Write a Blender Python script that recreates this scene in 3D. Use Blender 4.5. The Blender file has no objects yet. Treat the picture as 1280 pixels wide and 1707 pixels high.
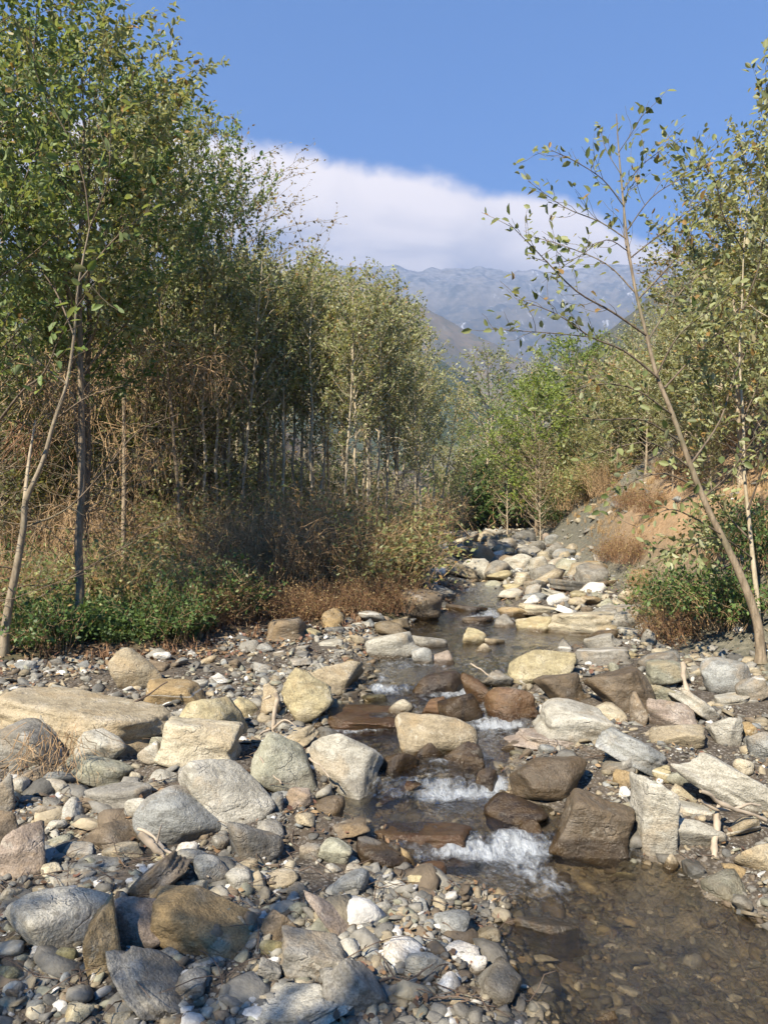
import bpy, math, random
import numpy as np
from mathutils import Vector, Euler, Matrix

R = math.radians
sc = bpy.context.scene
col = sc.collection
CAMZ = 1.6
F = 1280.0            # focal length in photograph pixels
CX, CY = 640.0, 853.5

# ------------------------------------------------------------------ camera
cam = bpy.data.cameras.new('camera')
cam.sensor_fit = 'VERTICAL'; cam.sensor_height = 24.0; cam.lens = 24.0 * F / 1707.0
cam.clip_start = 0.05; cam.clip_end = 9000
camo = bpy.data.objects.new('camera', cam); col.objects.link(camo)
camo.location = (0, 0, CAMZ); camo.rotation_euler = (R(90), 0, 0)
sc.camera = camo

# ------------------------------------------------------------------ light
SUN_AZ_VEC = (-0.55, -0.82)         # towards the sun, in plan
SUN_EL = 43.0
sun_az = math.atan2(SUN_AZ_VEC[0], SUN_AZ_VEC[1])      # clockwise from +Y
world = bpy.data.worlds.new('World'); sc.world = world; world.use_nodes = True
sd = Vector((math.sin(sun_az) * math.cos(R(SUN_EL)), math.cos(sun_az) * math.cos(R(SUN_EL)), math.sin(R(SUN_EL))))
sl = bpy.data.lights.new('sun', 'SUN'); sl.energy = 5.0; sl.angle = R(0.55); sl.color = (1.0, 0.89, 0.71)
so = bpy.data.objects.new('sun', sl); col.objects.link(so); so.location = (-20, -10, 30)
so.rotation_euler = (-sd).to_track_quat('-Z', 'Y').to_euler()
SKY_STRENGTH = 0.082
EXPOSURE = 1.0
HAZE_DENSITY = 3.0e-4
HAZE_COLOR = (0.46, 0.62, 0.96)
sc.view_settings.view_transform = 'Standard'; sc.view_settings.look = 'None'
sc.view_settings.exposure = EXPOSURE; sc.view_settings.gamma = 1.0
sc.view_settings.use_curve_mapping = False
sc.render.engine = 'CYCLES'
cy = sc.cycles
cy.use_denoising = True
try: cy.denoiser = 'OPENIMAGEDENOISE'
except Exception: pass
cy.max_bounces = 6; cy.diffuse_bounces = 3; cy.glossy_bounces = 2; cy.transmission_bounces = 3
cy.transparent_max_bounces = 12; cy.volume_bounces = 0
cy.caustics_reflective = False; cy.caustics_refractive = False
cy.sample_clamp_indirect = 4.0


# ------------------------------------------------------------------ node helper
class NT:
    def __init__(s, tree):
        s.t = tree; s.n = tree.nodes; s.l = tree.links
    def new(s, typ, ins=None, **props):
        nd = s.n.new(typ)
        for k, v in props.items(): setattr(nd, k, v)
        for k, v in (ins or {}).items():
            sock = nd.inputs[k]
            if isinstance(v, bpy.types.NodeSocket): s.l.new(v, sock)
            else: sock.default_value = v
        return nd
    def math(s, op, a, b=None, c=None, clamp=False):
        nd = s.n.new('ShaderNodeMath'); nd.operation = op; nd.use_clamp = clamp
        for i, v in enumerate((a, b, c)):
            if v is None: continue
            if isinstance(v, bpy.types.NodeSocket): s.l.new(v, nd.inputs[i])
            else: nd.inputs[i].default_value = v
        return nd.outputs[0]
    def mix(s, fac, a, b, blend='MIX'):
        nd = s.n.new('ShaderNodeMix'); nd.data_type = 'RGBA'; nd.blend_type = blend
        for i, v in ((0, fac), (6, a), (7, b)):
            if isinstance(v, bpy.types.NodeSocket): s.l.new(v, nd.inputs[i])
            else: nd.inputs[i].default_value = v if i == 0 else (tuple(v) + (1,))[:4]
        return nd.outputs[2]
    def ramp(s, fac, stops):
        nd = s.n.new('ShaderNodeValToRGB'); cr = nd.color_ramp
        while len(cr.elements) < len(stops): cr.elements.new(0.5)
        for e, (p, c) in zip(cr.elements, stops):
            e.position = p; e.color = (tuple(c) + (1,))[:4] if not isinstance(c, (int, float)) else (c, c, c, 1)
        s.l.new(fac, nd.inputs[0]); return nd.outputs[0]
    def noise(s, vec, scale, detail=4, rough=0.55, dist=0.0, dim='3D'):
        nd = s.new('ShaderNodeTexNoise', noise_dimensions=dim)
        if vec is not None: s.l.new(vec, nd.inputs['Vector'])
        nd.inputs['Scale'].default_value = scale; nd.inputs['Detail'].default_value = detail
        nd.inputs['Roughness'].default_value = rough; nd.inputs['Distortion'].default_value = dist
        return nd.outputs[0]
    def smooth(s, v, a, b):
        nd = s.new('ShaderNodeMapRange', {0: v, 1: a, 2: b, 3: 0.0, 4: 1.0}, interpolation_type='SMOOTHSTEP')
        return nd.outputs[0]


def build_world():
    t = NT(world.node_tree); t.n.clear()
    sky = t.new('ShaderNodeTexSky', sky_type='NISHITA', sun_disc=False, sun_elevation=R(SUN_EL), sun_rotation=sun_az,
                altitude=600.0, air_density=1.0, dust_density=0.6, ozone_density=2.2)
    skyc = t.mix(1.0, sky.outputs[0], (0.13, 0.78, 1.36), 'MULTIPLY')
    bg = t.new('ShaderNodeBackground', {'Color': skyc, 'Strength': SKY_STRENGTH})
    tc = t.new('ShaderNodeTexCoord')
    sep = t.new('ShaderNodeSeparateXYZ', {0: tc.outputs['Generated']})
    x, y, z = sep.outputs
    ysafe = t.math('MAXIMUM', y, 0.02)
    u = t.math('DIVIDE', x, ysafe); v = t.math('DIVIDE', z, ysafe)       # slopes of the direction, as seen up the valley
    uv = t.new('ShaderNodeCombineXYZ', {0: u, 1: v, 2: 0.0}).outputs[0]
    nb = t.noise(uv, 6.0, 5, 0.5, 0.3)
    ns = t.noise(uv, 20.0, 6, 0.6, 0.3)
    # crest of the cloud bank: falls from upper left to lower right
    crest = t.math('SUBTRACT', 0.452, t.math('MULTIPLY', u, 0.185))
    drop = t.math('MULTIPLY', t.math('POWER', t.math('MAXIMUM', t.math('SUBTRACT', u, 0.16), 0.0), 2.0), 0.9)
    crest = t.math('SUBTRACT', crest, drop)
    crest = t.math('ADD', crest, t.math('MULTIPLY', t.math('SUBTRACT', nb, 0.5), 0.085))
    crest = t.math('ADD', crest, t.math('MULTIPLY', t.math('SUBTRACT', ns, 0.5), 0.028))
    dd = t.math('SUBTRACT', crest, v)                                    # depth below the crest
    edge = t.smooth(dd, -0.006, 0.022)
    right = t.math('SUBTRACT', 1.0, t.smooth(u, 0.42, 0.75))
    fwd = t.smooth(y, 0.1, 0.35)
    mask = t.math('MULTIPLY', t.math('MULTIPLY', edge, right), fwd)
    # light and shade painted into the cloud colour: bright crest, lavender hollow, bright shoulder
    uvr = t.new('ShaderNodeMapping', {'Vector': uv, 'Rotation': (0, 0, R(38)), 'Scale': (1.0, 2.2, 1.0)}).outputs[0]
    body = t.noise(uvr, 4.2, 5, 0.5, 0.5)
    fine = t.noise(uv, 7.0, 4, 0.5, 0.4)
    depth = t.smooth(dd, 0.02, 0.17)
    sh = t.math('SUBTRACT', 1.0, t.math('MULTIPLY', depth, t.math('ADD', 0.30, t.math('MULTIPLY', t.smooth(body, 0.42, 0.58), 0.70))))
    sh = t.math('ADD', sh, t.math('MULTIPLY', t.math('SUBTRACT', fine, 0.5), 0.8))
    ccol = t.ramp(sh, [(0.0, (0.22, 0.27, 0.44)), (0.5, (0.98, 0.90, 0.86)), (1.0, (1.72, 1.50, 1.30))])
    cbg = t.new('ShaderNodeBackground', {'Color': ccol, 'Strength': 0.55})
    mx = t.new('ShaderNodeMixShader', {0: mask, 1: bg.outputs[0], 2: cbg.outputs[0]})
    out = t.new('ShaderNodeOutputWorld', {'Surface': mx.outputs[0]})
build_world()
try:
    world.cycles.sampling_method = 'MANUAL'; world.cycles.sample_map_resolution = 512
except Exception: pass


# ------------------------------------------------------------------ numeric helpers
rng = np.random.default_rng(11)
random.seed(5)

def hash3(ix, iy, iz, seed):
    h = (ix * 374761393 + iy * 668265263 + iz * 2147483647 + seed * 1274126177) & 0xffffffff
    h = ((h ^ (h >> 13)) * 1274126177) & 0xffffffff
    h = (h ^ (h >> 16)) & 0xffffffff
    return h / 4294967295.0

def vnoise(p, seed=0):
    p = np.asarray(p, float); i = np.floor(p).astype(np.int64); f = p - i
    f = f * f * (3 - 2 * f); r = 0
    for a in (0, 1):
        wx = f[..., 0] if a else 1 - f[..., 0]
        for b in (0, 1):
            wy = f[..., 1] if b else 1 - f[..., 1]
            for c in (0, 1):
                wz = f[..., 2] if c else 1 - f[..., 2]
                r = r + wx * wy * wz * hash3(i[..., 0] + a, i[..., 1] + b, i[..., 2] + c, seed)
    return r * 2 - 1

def fbm(p, octaves=4, seed=0, gain=0.5):
    p = np.asarray(p, float); r = 0; a = 1.0; k = 1.0
    for o in range(octaves):
        r = r + a * vnoise(p * k + 17.3 * o, seed + o); a *= gain; k *= 2.03
    return r

def sstep(x, a, b):
    t = np.clip((x - a) / (b - a), 0, 1); return t * t * (3 - 2 * t)

def mesh_quads(name, verts, faces):
    """verts (n,3), faces (m,k) with one k for all"""
    verts = np.asarray(verts, np.float32); faces = np.asarray(faces, np.int32); m, k = faces.shape
    me = bpy.data.meshes.new(name)
    me.vertices.add(len(verts)); me.vertices.foreach_set('co', verts.ravel())
    me.loops.add(m * k); me.loops.foreach_set('vertex_index', faces.ravel())
    me.polygons.add(m)
    me.polygons.foreach_set('loop_start', np.arange(0, m * k, k, dtype=np.int32))
    me.update(calc_edges=True); me.validate()
    return me

def smooth_all(me):
    me.polygons.foreach_set('use_smooth', np.ones(len(me.polygons), bool))

def fattr(me, name, vals, domain='POINT'):
    a = me.attributes.new(name, 'FLOAT', domain); a.data.foreach_set('value', np.asarray(vals, np.float32).ravel())

def link(name, me, mat=None, parent=None, **props):
    o = bpy.data.objects.new(name, me); col.objects.link(o)
    if mat is not None and me is not None and len(me.materials) == 0: me.materials.append(mat)
    if parent is not None: o.parent = parent
    for k, v in props.items(): o[k] = v
    return o

# ------------------------------------------------------------------ lie of the land
WY = np.array([-20, 3.56, 3.71, 4.16, 4.30, 5.22, 5.36, 5.91, 6.05, 7.4, 9.2, 10.2, 13, 20, 28, 40, 60, 150, 300, 5000.])
WZ = np.array([-.02, 0, .060, .065, .12, .125, .18, .185, .24, .255, .26, .36, .46, .62, .78, 1.4, 2.8, 9, 18, 60.])
# shore rows of the stream as seen from the camera: (row, left, right)
SHORE = [(1707, 868, 1500), (1600, 850, 1400), (1550, 835, 1290), (1500, 825, 1180), (1450, 670, 1130), (1400, 645, 965), (1340, 490, 880), (1290, 630, 860), (1230, 560, 885),
         (1195, 545, 890), (1150, 592, 850), (1100, 615, 875), (1065, 640, 1010), (1040, 690, 960), (1015, 735, 860), (980, 772, 835), (950, 790, 826), (920, 802, 826)]
def _row_to_y(row):
    y = np.arange(1.5, 40, .005); z = CAMZ - (row - CY) / F * y; return y[np.nonzero(z <= np.interp(y, WY, WZ))[0][0]]
_sy = [_row_to_y(s[0]) for s in SHORE]
CYs = np.array([-20] + _sy + [60, 5000.])
CL = np.array([.9] + [(s[1] - CX) / F * y for s, y in zip(SHORE, _sy)] + [5, 5.])
CR = np.array([3.4] + [(s[2] - CX) / F * y for s, y in zip(SHORE, _sy)] + [7, 7.])
LX = np.array([-6.5, -5.2, -4.2, -3.07, -2.54, -1.99, -1.54, -1.02, -.27, .28, .59, .88, 1.3, 2.5, 3, 0, 0.])
LY = np.array([-20, 1, 5.2, 6.27, 6.65, 7.08, 7.57, 8.13, 8.56, 9.03, 10.5, 13.2, 25.9, 36, 60, 300, 5000.])
RX = np.array([7, 3.6, 2.98, 2.65, 3.40, 3.62, 4.9, 6.4, 8, 10, 10.])
RY = np.array([-20, 3.5, 5.93, 7.57, 10.3, 14.3, 26, 36, 60, 300, 5000.])

def water_z(Y): return np.interp(Y, WY, WZ)

def poly_dist(X, Y, px, py):
    d = np.full(np.broadcast(X, Y).shape, 1e9)
    for i in range(len(px) - 1):
        ax, ay, bx, by = px[i], py[i], px[i + 1], py[i + 1]
        vx, vy = bx - ax, by - ay; t = np.clip(((X - ax) * vx + (Y - ay) * vy) / (vx * vx + vy * vy), 0, 1)
        d = np.minimum(d, np.hypot(X - ax - t * vx, Y - ay - t * vy))
    return d

def bank_d(X, Y):
    X = np.asarray(X, float); Y = np.asarray(Y, float)
    dl = poly_dist(X, Y, LX, LY) * np.where(X < np.interp(Y, LY, LX), 1, -1)
    dr = poly_dist(X, Y, RX, RY) * np.where(X > np.interp(Y, RY, RX), 1, -1)
    return dl, dr

def channel_out(X, Y):
    l = np.interp(Y, CYs, CL); r = np.interp(Y, CYs, CR)
    return np.maximum(l - X, X - r)

def ground_z(X, Y, fine=True):
    X = np.asarray(X, float); Y = np.asarray(Y, float); X, Y = np.broadcast_arrays(X, Y)
    P = np.stack([X, Y, np.zeros_like(X)], -1)
    w = water_z(Y)
    wob = 0.10 * vnoise(P * 2.1, 3)
    o = channel_out(X, Y) + wob
    z = w + np.where(o < 0, -0.13 * sstep(-o, 0, .28), 0.045 * sstep(o, 0, .25) + 0.012 * np.clip(o, 0, 3))
    nearfac = np.exp(-np.maximum(Y - 4, 0) / 30)
    if fine:
        z = z + 0.028 * fbm(P * 2.6, 3, 5) * sstep(o, -.2, .5) + 0.012 * fbm(P * 9, 2, 9)
    dl, dr = bank_d(X, Y)
    dlp = np.clip(dl, 0, None); drp = np.clip(dr, 0, None)
    z = z + np.minimum(.25 * dlp, .07) + .012 * dlp + .46 * np.clip(dlp - 7.5, 0, 38) + 0.10 * fbm(P * .5, 3, 21) * sstep(dlp, .3, 3)
    # right bank: steep eroded slope
    z = z + .92 * np.minimum(drp, 4.5) * sstep(drp, 0, 1.1) + .42 * np.clip(drp - 4.5, 0, 40)
    z = z + (0.16 * fbm(P * .9, 4, 31) + .05 * fbm(P * 4.1, 3, 33)) * sstep(drp, .2, 2)
    return z

def ray(px, py, Y):
    return np.array([(px - CX) / F * Y, Y, CAMZ - (py - CY) / F * Y])

_mY = np.concatenate([np.arange(1.2, 12, .01), np.arange(12, 90, .05)])
def hit(px, py, water=True):
    X = (px - CX) / F * _mY; Z = CAMZ - (py - CY) / F * _mY
    g = ground_z(X, _mY, False)
    if water: g = np.where(channel_out(X, _mY) < 0, np.maximum(g, water_z(_mY)), g)
    b = np.nonzero(Z <= g)[0]
    if len(b) == 0: return None
    k = b[0]; return float(X[k]), float(_mY[k]), float(g[k])

def gz(x, y): return float(ground_z(np.array([x]), np.array([y]))[0])


# ------------------------------------------------------------------ materials
def new_mat(name):
    m = bpy.data.materials.new(name); m.use_nodes = True; m.node_tree.nodes.clear(); return m, NT(m.node_tree)

def rock_nodes(t, basecol, wet, coord, rnd, scale=1.0):
    """stone: mottling, bedding, veins, grit; wet = 0..1"""
    off = t.new('ShaderNodeCombineXYZ', {0: t.math('MULTIPLY', rnd, 37.0), 1: t.math('MULTIPLY', rnd, 91.0), 2: t.math('MULTIPLY', rnd, 13.0)}).outputs[0]
    v = t.new('ShaderNodeVectorMath', {0: coord, 1: off}, operation='ADD').outputs[0]
    bed = t.new('ShaderNodeMapping', {'Vector': v, 'Rotation': (R(14), R(-9), 0), 'Scale': (1.0, 1.0, 3.6)}).outputs[0]
    n1 = t.noise(v, 5 * scale, 5, 0.6, 0.4)
    n2 = t.noise(v, 26 * scale, 5, 0.65)
    n3 = t.noise(bed, 6 * scale, 7, 0.66, 1.1)
    n4 = t.noise(v, 130 * scale, 3, 0.6)
    dark = t.mix(1.0, basecol, (0.42, 0.40, 0.37), 'MULTIPLY')
    lite = t.mix(0.30, basecol, (0.80, 0.76, 0.68), 'MIX')
    c = t.mix(t.math('MULTIPLY', t.math('SUBTRACT', 1.0, t.smooth(n3, 0.36, 0.60)), 0.62), basecol, dark)
    c = t.mix(t.math('MULTIPLY', t.smooth(n1, 0.48, 0.75), 0.7), c, lite)
    c = t.mix(t.math('MULTIPLY', t.smooth(n2, 0.54, 0.70), 0.7), c, dark)
    # rusty or ochre stain patches
    c = t.mix(t.math('MULTIPLY', t.smooth(t.noise(v, 3.1 * scale, 5, 0.65, 0.8), 0.50, 0.64), 0.6), c, t.mix(0.55, basecol, (0.30, 0.20, 0.09)))
    # lichen and silt blotches
    li = t.noise(v, 11 * scale, 5, 0.7, 0.5)
    c = t.mix(t.math('MULTIPLY', t.smooth(li, 0.60, 0.66), 0.35), c, (0.10, 0.095, 0.07))
    c = t.mix(t.math('MULTIPLY', t.smooth(li, 0.40, 0.34), 0.30), c, (0.55, 0.53, 0.45))
    # grit
    c = t.mix(1.0, c, t.ramp(n4, [(0.28, 0.60), (0.5, 1.0), (0.75, 1.25)]), 'MULTIPLY')
    ck = t.new('ShaderNodeTexVoronoi', {'Vector': t.new('ShaderNodeVectorMath', {0: bed, 1: t.new('ShaderNodeVectorMath', {0: t.new('ShaderNodeTexNoise', {'Vector': v, 'Scale': 9.0, 'Detail': 3.0}).outputs[1], 1: (.35, .35, .35)}, operation='MULTIPLY').outputs[0]}, operation='ADD').outputs[0], 'Scale': 3.2 * scale}, feature='DISTANCE_TO_EDGE')
    crack = t.math('SUBTRACT', 1.0, t.smooth(ck.outputs[0], 0.0, 0.035))
    crack = t.math('MULTIPLY', crack, t.smooth(n1, 0.52, 0.64))
    c = t.mix(t.math('MULTIPLY', crack, 0.22), c, tuple(0.05 for _ in range(3)))
    pit = t.noise(v, 60 * scale, 4, 0.7)
    c = t.mix(t.math('MULTIPLY', t.smooth(pit, 0.58, 0.70), 0.5), c, dark)
    # quartz veins
    vein = t.new('ShaderNodeTexWave', {'Vector': bed, 'Scale': 0.55 * scale, 'Distortion': 6.0, 'Detail': 3.0, 'Detail Scale': 1.2}, wave_type='BANDS', bands_direction='Z').outputs[1]
    c = t.mix(t.math('MULTIPLY', t.math('MULTIPLY', t.smooth(vein, 0.982, 0.998), 0.5), t.math('GREATER_THAN', t.math('FRACT', t.math('MULTIPLY', rnd, 7.7)), 0.93)), c, (0.62, 0.60, 0.55))
    wetc = t.mix(1.0, t.mix(t.smooth(t.noise(v, 6.5 * scale, 5, 0.65, 0.6), 0.44, 0.62), c, t.mix(0.6, c, (0.26, 0.17, 0.07))), (0.28, 0.26, 0.235), 'MULTIPLY')
    c = t.mix(wet, c, wetc)
    h = t.math('ADD', t.math('MULTIPLY', n3, 0.38), t.math('MULTIPLY', n2, 0.45))
    h = t.math('ADD', h, t.math('MULTIPLY', n4, 0.16)); h = t.math('ADD', h, t.math('MULTIPLY', n1, 0.5))
    h = t.math('SUBTRACT', h, t.math('MULTIPLY', crack, 0.22)); h = t.math('ADD', h, t.math('MULTIPLY', pit, 0.28))
    bump = t.new('ShaderNodeBump', {'Strength': 0.85, 'Distance': 0.028 / scale, 'Height': h})
    rough = t.math('SUBTRACT', 0.88, t.math('MULTIPLY', wet, 0.70))
    p = t.new('ShaderNodeBsdfPrincipled', {'Base Color': c, 'Roughness': rough, 'Normal': bump.outputs[0]})
    p.inputs['Specular IOR Level'].default_value = 0.4
    t.new('ShaderNodeOutputMaterial', {'Surface': p.outputs[0]})

def make_rock_mat():
    m, t = new_mat('stone'); oi = t.new('ShaderNodeObjectInfo'); tc = t.new('ShaderNodeTexCoord')
    g = t.new('ShaderNodeNewGeometry')
    # splash and seep zone: stones are damp where they stand low in the channel
    at = t.new('ShaderNodeAttribute', attribute_name='damp').outputs['Fac']
    wet = t.math('MAXIMUM', oi.outputs['Alpha'], at)
    wet = t.math('MINIMUM', wet, 1.0)
    rock_nodes(t, oi.outputs['Color'], wet, tc.outputs['Object'], oi.outputs['Random']); return m

def make_pebble_mat():
    m, t = new_mat('pebble_stone')
    a = t.new('ShaderNodeAttribute', attribute_name='pcol', attribute_type='INSTANCER')
    w = t.new('ShaderNodeAttribute', attribute_name='pwet', attribute_type='INSTANCER')
    tc = t.new('ShaderNodeTexCoord'); oi = t.new('ShaderNodeObjectInfo')
    n = t.noise(tc.outputs['Object'], 2.3, 3, 0.6)
    c = t.mix(1.0, a.outputs['Color'], t.ramp(n, [(0.3, 0.7), (0.7, 1.2)]), 'MULTIPLY')
    c = t.mix(w.outputs['Fac'], c, t.mix(1.0, c, (0.34, 0.29, 0.24), 'MULTIPLY'))
    bump = t.new('ShaderNodeBump', {'Strength': 0.35, 'Distance': 0.06, 'Height': t.noise(tc.outputs['Object'], 7, 4, 0.65)})
    p = t.new('ShaderNodeBsdfPrincipled', {'Base Color': c, 'Roughness': t.math('SUBTRACT', 0.85, t.math('MULTIPLY', w.outputs['Fac'], 0.6)), 'Normal': bump.outputs[0]})
    t.new('ShaderNodeOutputMaterial', {'Surface': p.outputs[0]}); return m

def make_ground_mat():
    m, t = new_mat('ground_cover'); g = t.new('ShaderNodeNewGeometry'); P = g.outputs['Position']
    A = lambda n: t.new('ShaderNodeAttribute', attribute_name=n).outputs['Fac']
    n1 = t.noise(P, 1.3, 5, 0.6); n2 = t.noise(P, 14, 5, 0.65); n3 = t.noise(P, 70, 4, 0.6)
    vor = t.new('ShaderNodeTexVoronoi', {'Vector': P, 'Scale': 34.0, 'Randomness': 1.0})
    grav = t.mix(t.smooth(n2, 0.3, 0.7), (0.035, 0.027, 0.019), (0.105, 0.083, 0.060))
    grav = t.mix(t.math('MULTIPLY', t.smooth(n3, 0.52, 0.7), 0.6), grav, (0.30, 0.28, 0.25))
    peb = t.mix(vor.outputs['Color'], (0.06, 0.05, 0.04), (0.27, 0.24, 0.20))
    grav = t.mix(t.math('SUBTRACT', 1.0, t.smooth(vor.outputs['Distance'], 0.18, 0.42)), grav, peb)
    lit = t.mix(t.smooth(n2, 0.3, 0.7), (0.040, 0.028, 0.018), (0.13, 0.085, 0.048))
    lit = t.mix(t.math('MULTIPLY', t.smooth(n1, 0.45, 0.7), 0.6), lit, (0.045, 0.070, 0.022))
    earth = t.mix(t.smooth(n2, 0.3, 0.7), (0.28, 0.175, 0.090), (0.43, 0.29, 0.165))
    earth = t.mix(t.math('MULTIPLY', t.smooth(n1, 0.42, 0.68), 0.55), earth, (0.20, 0.15, 0.09))
    scree = t.mix(t.smooth(n2, 0.3, 0.7), (0.075, 0.075, 0.055), (0.19, 0.175, 0.13))
    scree = t.mix(t.math('MULTIPLY', t.smooth(n3, 0.54, 0.74), 0.6), scree, (0.30, 0.28, 0.23))
    c = t.mix(A('litter'), grav, lit); c = t.mix(A('scree'), c, scree); c = t.mix(A('earth'), c, earth)
    bed = t.mix(t.smooth(n2, 0.3, 0.7), (0.085, 0.070, 0.050), (0.25, 0.205, 0.145))
    c = t.mix(A('bed'), c, bed)
    h = t.math('ADD', t.math('MULTIPLY', n2, 0.6), t.math('MULTIPLY', n3, 0.3))
    bump = t.new('ShaderNodeBump', {'Strength': 0.9, 'Distance': 0.05, 'Height': h})
    p = t.new('ShaderNodeBsdfPrincipled', {'Base Color': c, 'Roughness': t.math('SUBTRACT', 0.95, t.math('MULTIPLY', A('bed'), 0.5)), 'Normal': bump.outputs[0]})
    t.new('ShaderNodeOutputMaterial', {'Surface': p.outputs[0]}); return m

def make_leaf_mat(name, top, top2, under, trans=0.35, rough=0.5, dry=(0.30, 0.19, 0.07), dryfrac=0.1):
    m, t = new_mat(name); rnd = t.new('ShaderNodeAttribute', attribute_name='rnd').outputs['Fac']
    oi = t.new('ShaderNodeObjectInfo').outputs['Random']
    g = t.new('ShaderNodeNewGeometry')
    c = t.mix(rnd, top, top2)
    c = t.mix(1.0, c, t.ramp(oi, [(0.0, (0.82, 0.86, 0.82)), (0.5, (1.0, 1.0, 1.0)), (1.0, (1.22, 1.12, 0.98))]), 'MULTIPLY')
    h2 = t.math('FRACT', t.math('MULTIPLY', rnd, 57.31))
    c = t.mix(t.math('LESS_THAN', h2, dryfrac), c, dry)
    c = t.mix(t.math('MULTIPLY', g.outputs['Backfacing'], 0.62), c, under)
    p = t.new('ShaderNodeBsdfPrincipled', {'Base Color': c, 'Roughness': rough}); p.inputs['Specular IOR Level'].default_value = 0.35
    tr = t.new('ShaderNodeBsdfTranslucent', {'Color': t.mix(1.0, c, (1.25, 1.15, 0.55), 'MULTIPLY')})
    mx = t.new('ShaderNodeMixShader', {0: trans, 1: p.outputs[0], 2: tr.outputs[0]})
    t.new('ShaderNodeOutputMaterial', {'Surface': mx.outputs[0]}); return m

def make_bark(name, c1, c2, scale=1.0):
    m, t = new_mat(name); tc = t.new('ShaderNodeTexCoord')
    v = t.new('ShaderNodeMapping', {'Vector': tc.outputs['Object'], 'Scale': (6, 6, 1.6)}).outputs[0]
    n = t.noise(v, 4 * scale, 5, 0.65, 0.4); n2 = t.noise(tc.outputs['Object'], 30 * scale, 4, 0.6); n3 = t.noise(tc.outputs['Object'], 2.2, 3, 0.6)
    c = t.mix(t.smooth(n, 0.35, 0.65), c1, c2)
    c = t.mix(t.math('MULTIPLY', t.smooth(n2, 0.55, 0.75), 0.6), c, tuple(k * 0.45 for k in c1))
    c = t.mix(t.math('MULTIPLY', t.smooth(n3, 0.5, 0.7), 0.4), c, (0.12, 0.13, 0.07))
    oi = t.new('ShaderNodeObjectInfo').outputs['Random']
    c = t.mix(1.0, c, t.ramp(oi, [(0, 0.75), (1, 1.2)]), 'MULTIPLY')
    b = t.new('ShaderNodeBump', {'Strength': 0.6, 'Distance': 0.01, 'Height': n})
    p = t.new('ShaderNodeBsdfPrincipled', {'Base Color': c, 'Roughness': 0.85, 'Normal': b.outputs[0]})
    t.new('ShaderNodeOutputMaterial', {'Surface': p.outputs[0]}); return m

def make_water_mat():
    m, t = new_mat('stream_water'); g = t.new('ShaderNodeNewGeometry'); P = g.outputs['Position']
    fo = t.new('ShaderNodeAttribute', attribute_name='foam').outputs['Fac']
    tu = t.new('ShaderNodeAttribute', attribute_name='rough').outputs['Fac']
    v = t.new('ShaderNodeMapping', {'Vector': P, 'Rotation': (0, 0, R(-32)), 'Scale': (1.9, 1.0, 1.0)}).outputs[0]
    n1 = t.noise(v, 9, 5, 0.65, 1.6); n2 = t.noise(v, 34, 4, 0.65, 1.0)
    h = t.math('ADD', t.math('MULTIPLY', n1, 1.0), t.math('MULTIPLY', n2, 0.4))
    b = t.new('ShaderNodeBump', {'Strength': t.math('ADD', 0.16, t.math('MULTIPLY', tu, 0.84)), 'Distance': 0.05, 'Height': h})
    fr = t.new('ShaderNodeFresnel', {'IOR': 1.33, 'Normal': b.outputs[0]}).outputs[0]
    tr = t.new('ShaderNodeBsdfTransparent', {'Color': (0.80, 0.76, 0.66, 1)})
    gl = t.new('ShaderNodeBsdfGlossy', {'Color': (1, 1, 1, 1), 'Roughness': 0.06, 'Normal': b.outputs[0]})
    murk = t.new('ShaderNodeBsdfDiffuse', {'Color': (0.10, 0.085, 0.055, 1), 'Normal': b.outputs[0]})
    body = t.new('ShaderNodeMixShader', {0: 0.03, 1: tr.outputs[0], 2: murk.outputs[0]})
    w = t.new('ShaderNodeMixShader', {0: t.math('MULTIPLY', fr, 1.6, clamp=True), 1: body.outputs[0], 2: gl.outputs[0]})
    fv = t.new('ShaderNodeMapping', {'Vector': P, 'Rotation': (0, 0, R(-30)), 'Scale': (1.2, 0.75, 0.8)}).outputs[0]
    f1 = t.noise(fv, 19, 6, 0.68, 0.7); f2 = t.noise(P, 60, 4, 0.6)
    k = t.math('ADD', t.math('MULTIPLY', f1, 0.82), t.math('MULTIPLY', f2, 0.18))
    thr = t.math('SUBTRACT', 0.68, t.math('MULTIPLY', fo, 0.27))
    fm = t.smooth(t.math('ADD', t.math('MULTIPLY', fo, 0.92), t.math('MULTIPLY', t.math('SUBTRACT', k, 0.5), 1.9)), 0.22, 1.15)
    fm = t.math('MULTIPLY', fm, t.smooth(fo, 0.02, 0.30))
    foam = t.new('ShaderNodeBsdfPrincipled', {'Base Color': (0.60, 0.64, 0.68, 1), 'Roughness': 0.35, 'Normal': b.outputs[0]})
    mx = t.new('ShaderNodeMixShader', {0: t.math('MULTIPLY', fm, 0.82), 1: w.outputs[0], 2: foam.outputs[0]})
    t.new('ShaderNodeOutputMaterial', {'Surface': mx.outputs[0]}); return m

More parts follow.
